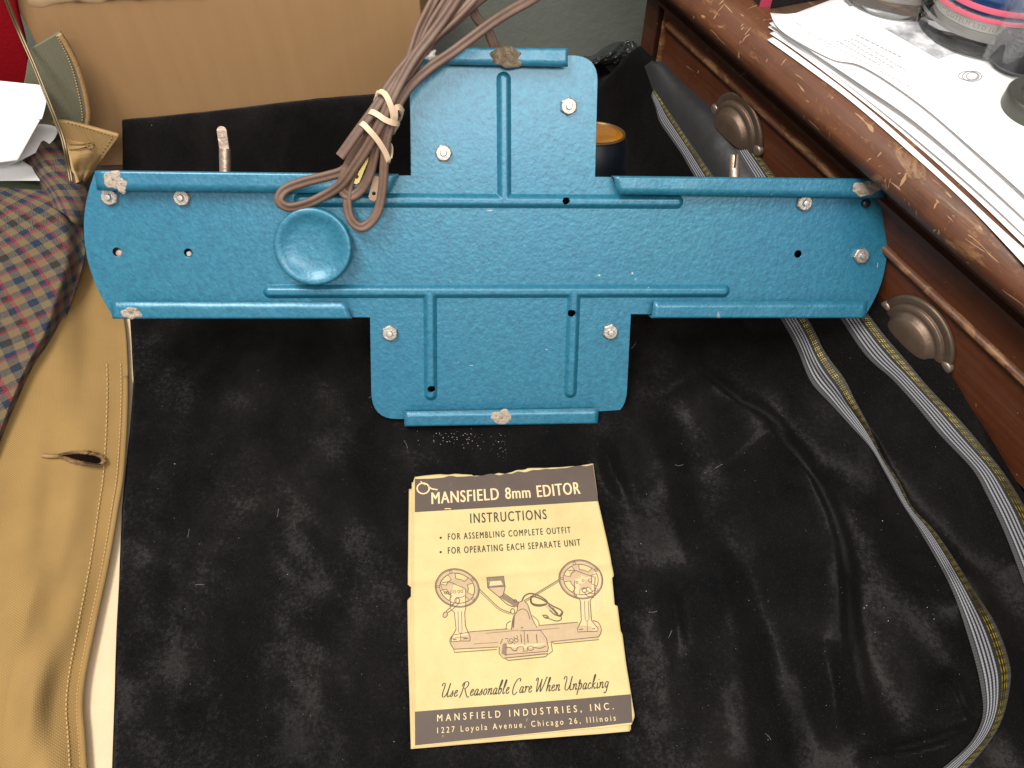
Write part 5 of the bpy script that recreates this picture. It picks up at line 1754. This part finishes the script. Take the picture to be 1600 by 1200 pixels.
    ln([(1100, 215), (960, 300), (840, 372)], 1.2, False); ln([(1104, 226), (960, 312), (850, 380)], .8, False)
    # viewer and its arm
    poly([(570, 200), (692, 190), (700, 262), (578, 272)], 'shade2'); poly([(592, 228), (672, 222), (690, 262), (586, 268)], 'pale')
    poly([(578, 276), (700, 268), (688, 330), (656, 344)], 'shade'); ln([(568, 198), (692, 188), (702, 268), (688, 330), (660, 346), (575, 276)], 1.3, False, True)
    ln([(578, 274), (702, 266)], .9, False)
    poly([(664, 345), (690, 322), (800, 385), (790, 418), (760, 408)], 'shade2'); ln([(694, 318), (770, 368), (802, 382)], 1.1); ln([(660, 346), (720, 400), (775, 418)], 1.3)
    poly([(800, 380), (850, 372), (870, 400), (920, 560), (925, 580), (745, 588), (760, 500), (790, 440)], 'shade')
    ln([(845, 378), (868, 400), (900, 500), (935, 570)], 1.2); ln([(790, 450), (762, 500), (748, 588)], 1.4); ln([(795, 448), (830, 432), (865, 450), (885, 510)], 1.0); ln([(768, 480), (762, 570)], 2.2, False)
    ln([(745, 520), (716, 540), (708, 578)], 1); ln([(900, 480), (945, 520), (952, 560)], 1); ln([(790, 448), (800, 390), (830, 372)], 1.2)
    ln(ell(758, 450, 15, 20, 0, 20), 1.2); ln(ell(776, 374, 12, 10, 0, 14), 1.2); poly(ell(826, 570, 10, 5), 'shade2')
    # splicer block
    poly([(700, 620), (735, 596), (965, 588), (1005, 660), (1015, 720), (995, 760), (700, 790), (668, 760), (670, 680)], 'shade')
    poly([(722, 620), (840, 598), (960, 596), (1000, 690), (905, 715), (860, 722), (720, 712)], 'pale')
    poly([(690, 640), (716, 622), (712, 780), (676, 760)], 'shade2')
    ln([(668, 690), (700, 616), (735, 596), (962, 590), (1006, 650), (1020, 720), (1012, 752)], 1.2, False); ln([(660, 712), (658, 760), (690, 796), (1016, 762)], 1.2, False); ln([(705, 800), (725, 812), (1000, 784), (1018, 766)], 1.2, False); ln([(1040, 680), (1050, 745), (1020, 765)], 1, False)
    ln([(700, 770), (1010, 745)], .9, False); ln([(842, 598), (848, 705)], .9, False)
    ln([(700, 720), (740, 716), (760, 738), (785, 738), (796, 715), (835, 712)], 1.1); ln([(835, 712), (838, 745), (866, 742), (866, 710)], 1, False); ln(ell(890, 722, 20, 16, 0, 18), 1); ln([(910, 715), (960, 722), (1000, 706)], 1.1)
    for x in (818, 866, 932): ln([(x, 620), (x + 6, 682)], 1.4, False)
    for q in [(712, 640), (748, 664), (780, 640), (784, 664)]: ln(ell(q[0], q[1], 15, 12, .4, 14), 1)
    ln([(720, 660), (735, 690), (760, 680), (775, 690)], 1)
    # mains lead
    lead = [(826, 372), (846, 336), (886, 318), (940, 330), (1000, 366), (1010, 392), (960, 410), (905, 400), (888, 362), (912, 340), (980, 366), (1050, 410), (1110, 440), (1122, 466), (1100, 486), (1056, 440), (1020, 404)]
    ln(lead, 2.2); ln([(892, 350), (900, 388), (950, 402), (1000, 396)], 2.0); ln([(1030, 440), (1062, 470), (1100, 482), (1128, 452)], 2.0); ln([(1050, 424), (1090, 470)], 2); ln([(1112, 484), (1114, 510), (1080, 522), (1030, 506), (1000, 490)], 1.4)
    poly([(1008, 378), (1052, 402), (1028, 440), (992, 412)], 'shade'); ln(ell(1002, 490, 18, 10, .4, 16), 1.6); ln([(984, 482), (974, 476)], 1.4, False)
    put(fills['shade'].V, fills['shade'].F, shade, 'illustration_tint', .00016)
    put(fills['pale'].V, fills['pale'].F, pale, 'illustration_tint', .00022)
    put(fills['shade2'].V, fills['shade2'].F, shade2, 'illustration_tint', .00028)
    put(fills['line'].V, fills['line'].F, plain('drawing_ink', (.12, .075, .05), .75, 0, .2, 300), 'illustration_line', .00036)
    return bk
booklet = build_booklet()

# ------------------------------------------------------------------ lint and crumbs on the velvet
def build_lint():
    m = MB(); r = random.Random(5)
    def fleck(px, py, s):
        if 636 < px < 995 and 722 < py < 1175: return
        p = G_on(px, py, .0006)
        n = 5
        V = [p + np.array([s * r.uniform(.4, 1.2) * math.cos(k * 1.2566), s * r.uniform(.4, 1.2) * math.sin(k * 1.2566), r.uniform(0, .5) * s]) for k in range(n)]
        V.append(p + np.array([0, 0, s * .8]))
        m.add(V, [(k, (k + 1) % n, n) for k in range(n)] + [tuple(range(n))[::-1]])
    for _ in range(60): fleck(r.gauss(720, 28), r.gauss(685, 7), abs(r.gauss(.00018, .00010)) + .0001)
    for _ in range(20): fleck(r.gauss(775, 12), r.gauss(700, 9), .0002)
    for _ in range(420): fleck(r.uniform(205, 1500), r.uniform(520, 1195), abs(r.gauss(.00003, .00008)) + .00006)
    for x, y in ((1379, 814), (1381, 950), (1354, 946), (1350, 950), (1449, 949), (1309, 832), (1388, 970), (237, 196), (273, 725), (1010, 772)): fleck(x, y, .00038)
    for _ in range(12):   # loose fibres
        x, y = r.uniform(215, 1250), r.uniform(540, 1180)
        if 620 < x < 1000 and y > 715: continue
        a = r.uniform(0, 6.28); c = r.uniform(-.06, .06)
        pts = []
        for k in range(9):
            pts.append(G_on(x, y, .0008)); x += 1.7 * math.cos(a); y += 1.7 * math.sin(a); a += c + r.uniform(-.2, .2)
        m.tube(np.array(pts), .00004, 4)
    o = m.build('lint', plain('pale_lint', (.55, .53, .5), .9), smooth=False)
    tag(o, 'pale lint, crumbs and loose fibres scattered over the black velvet', 'lint', kind='stuff')
build_lint()
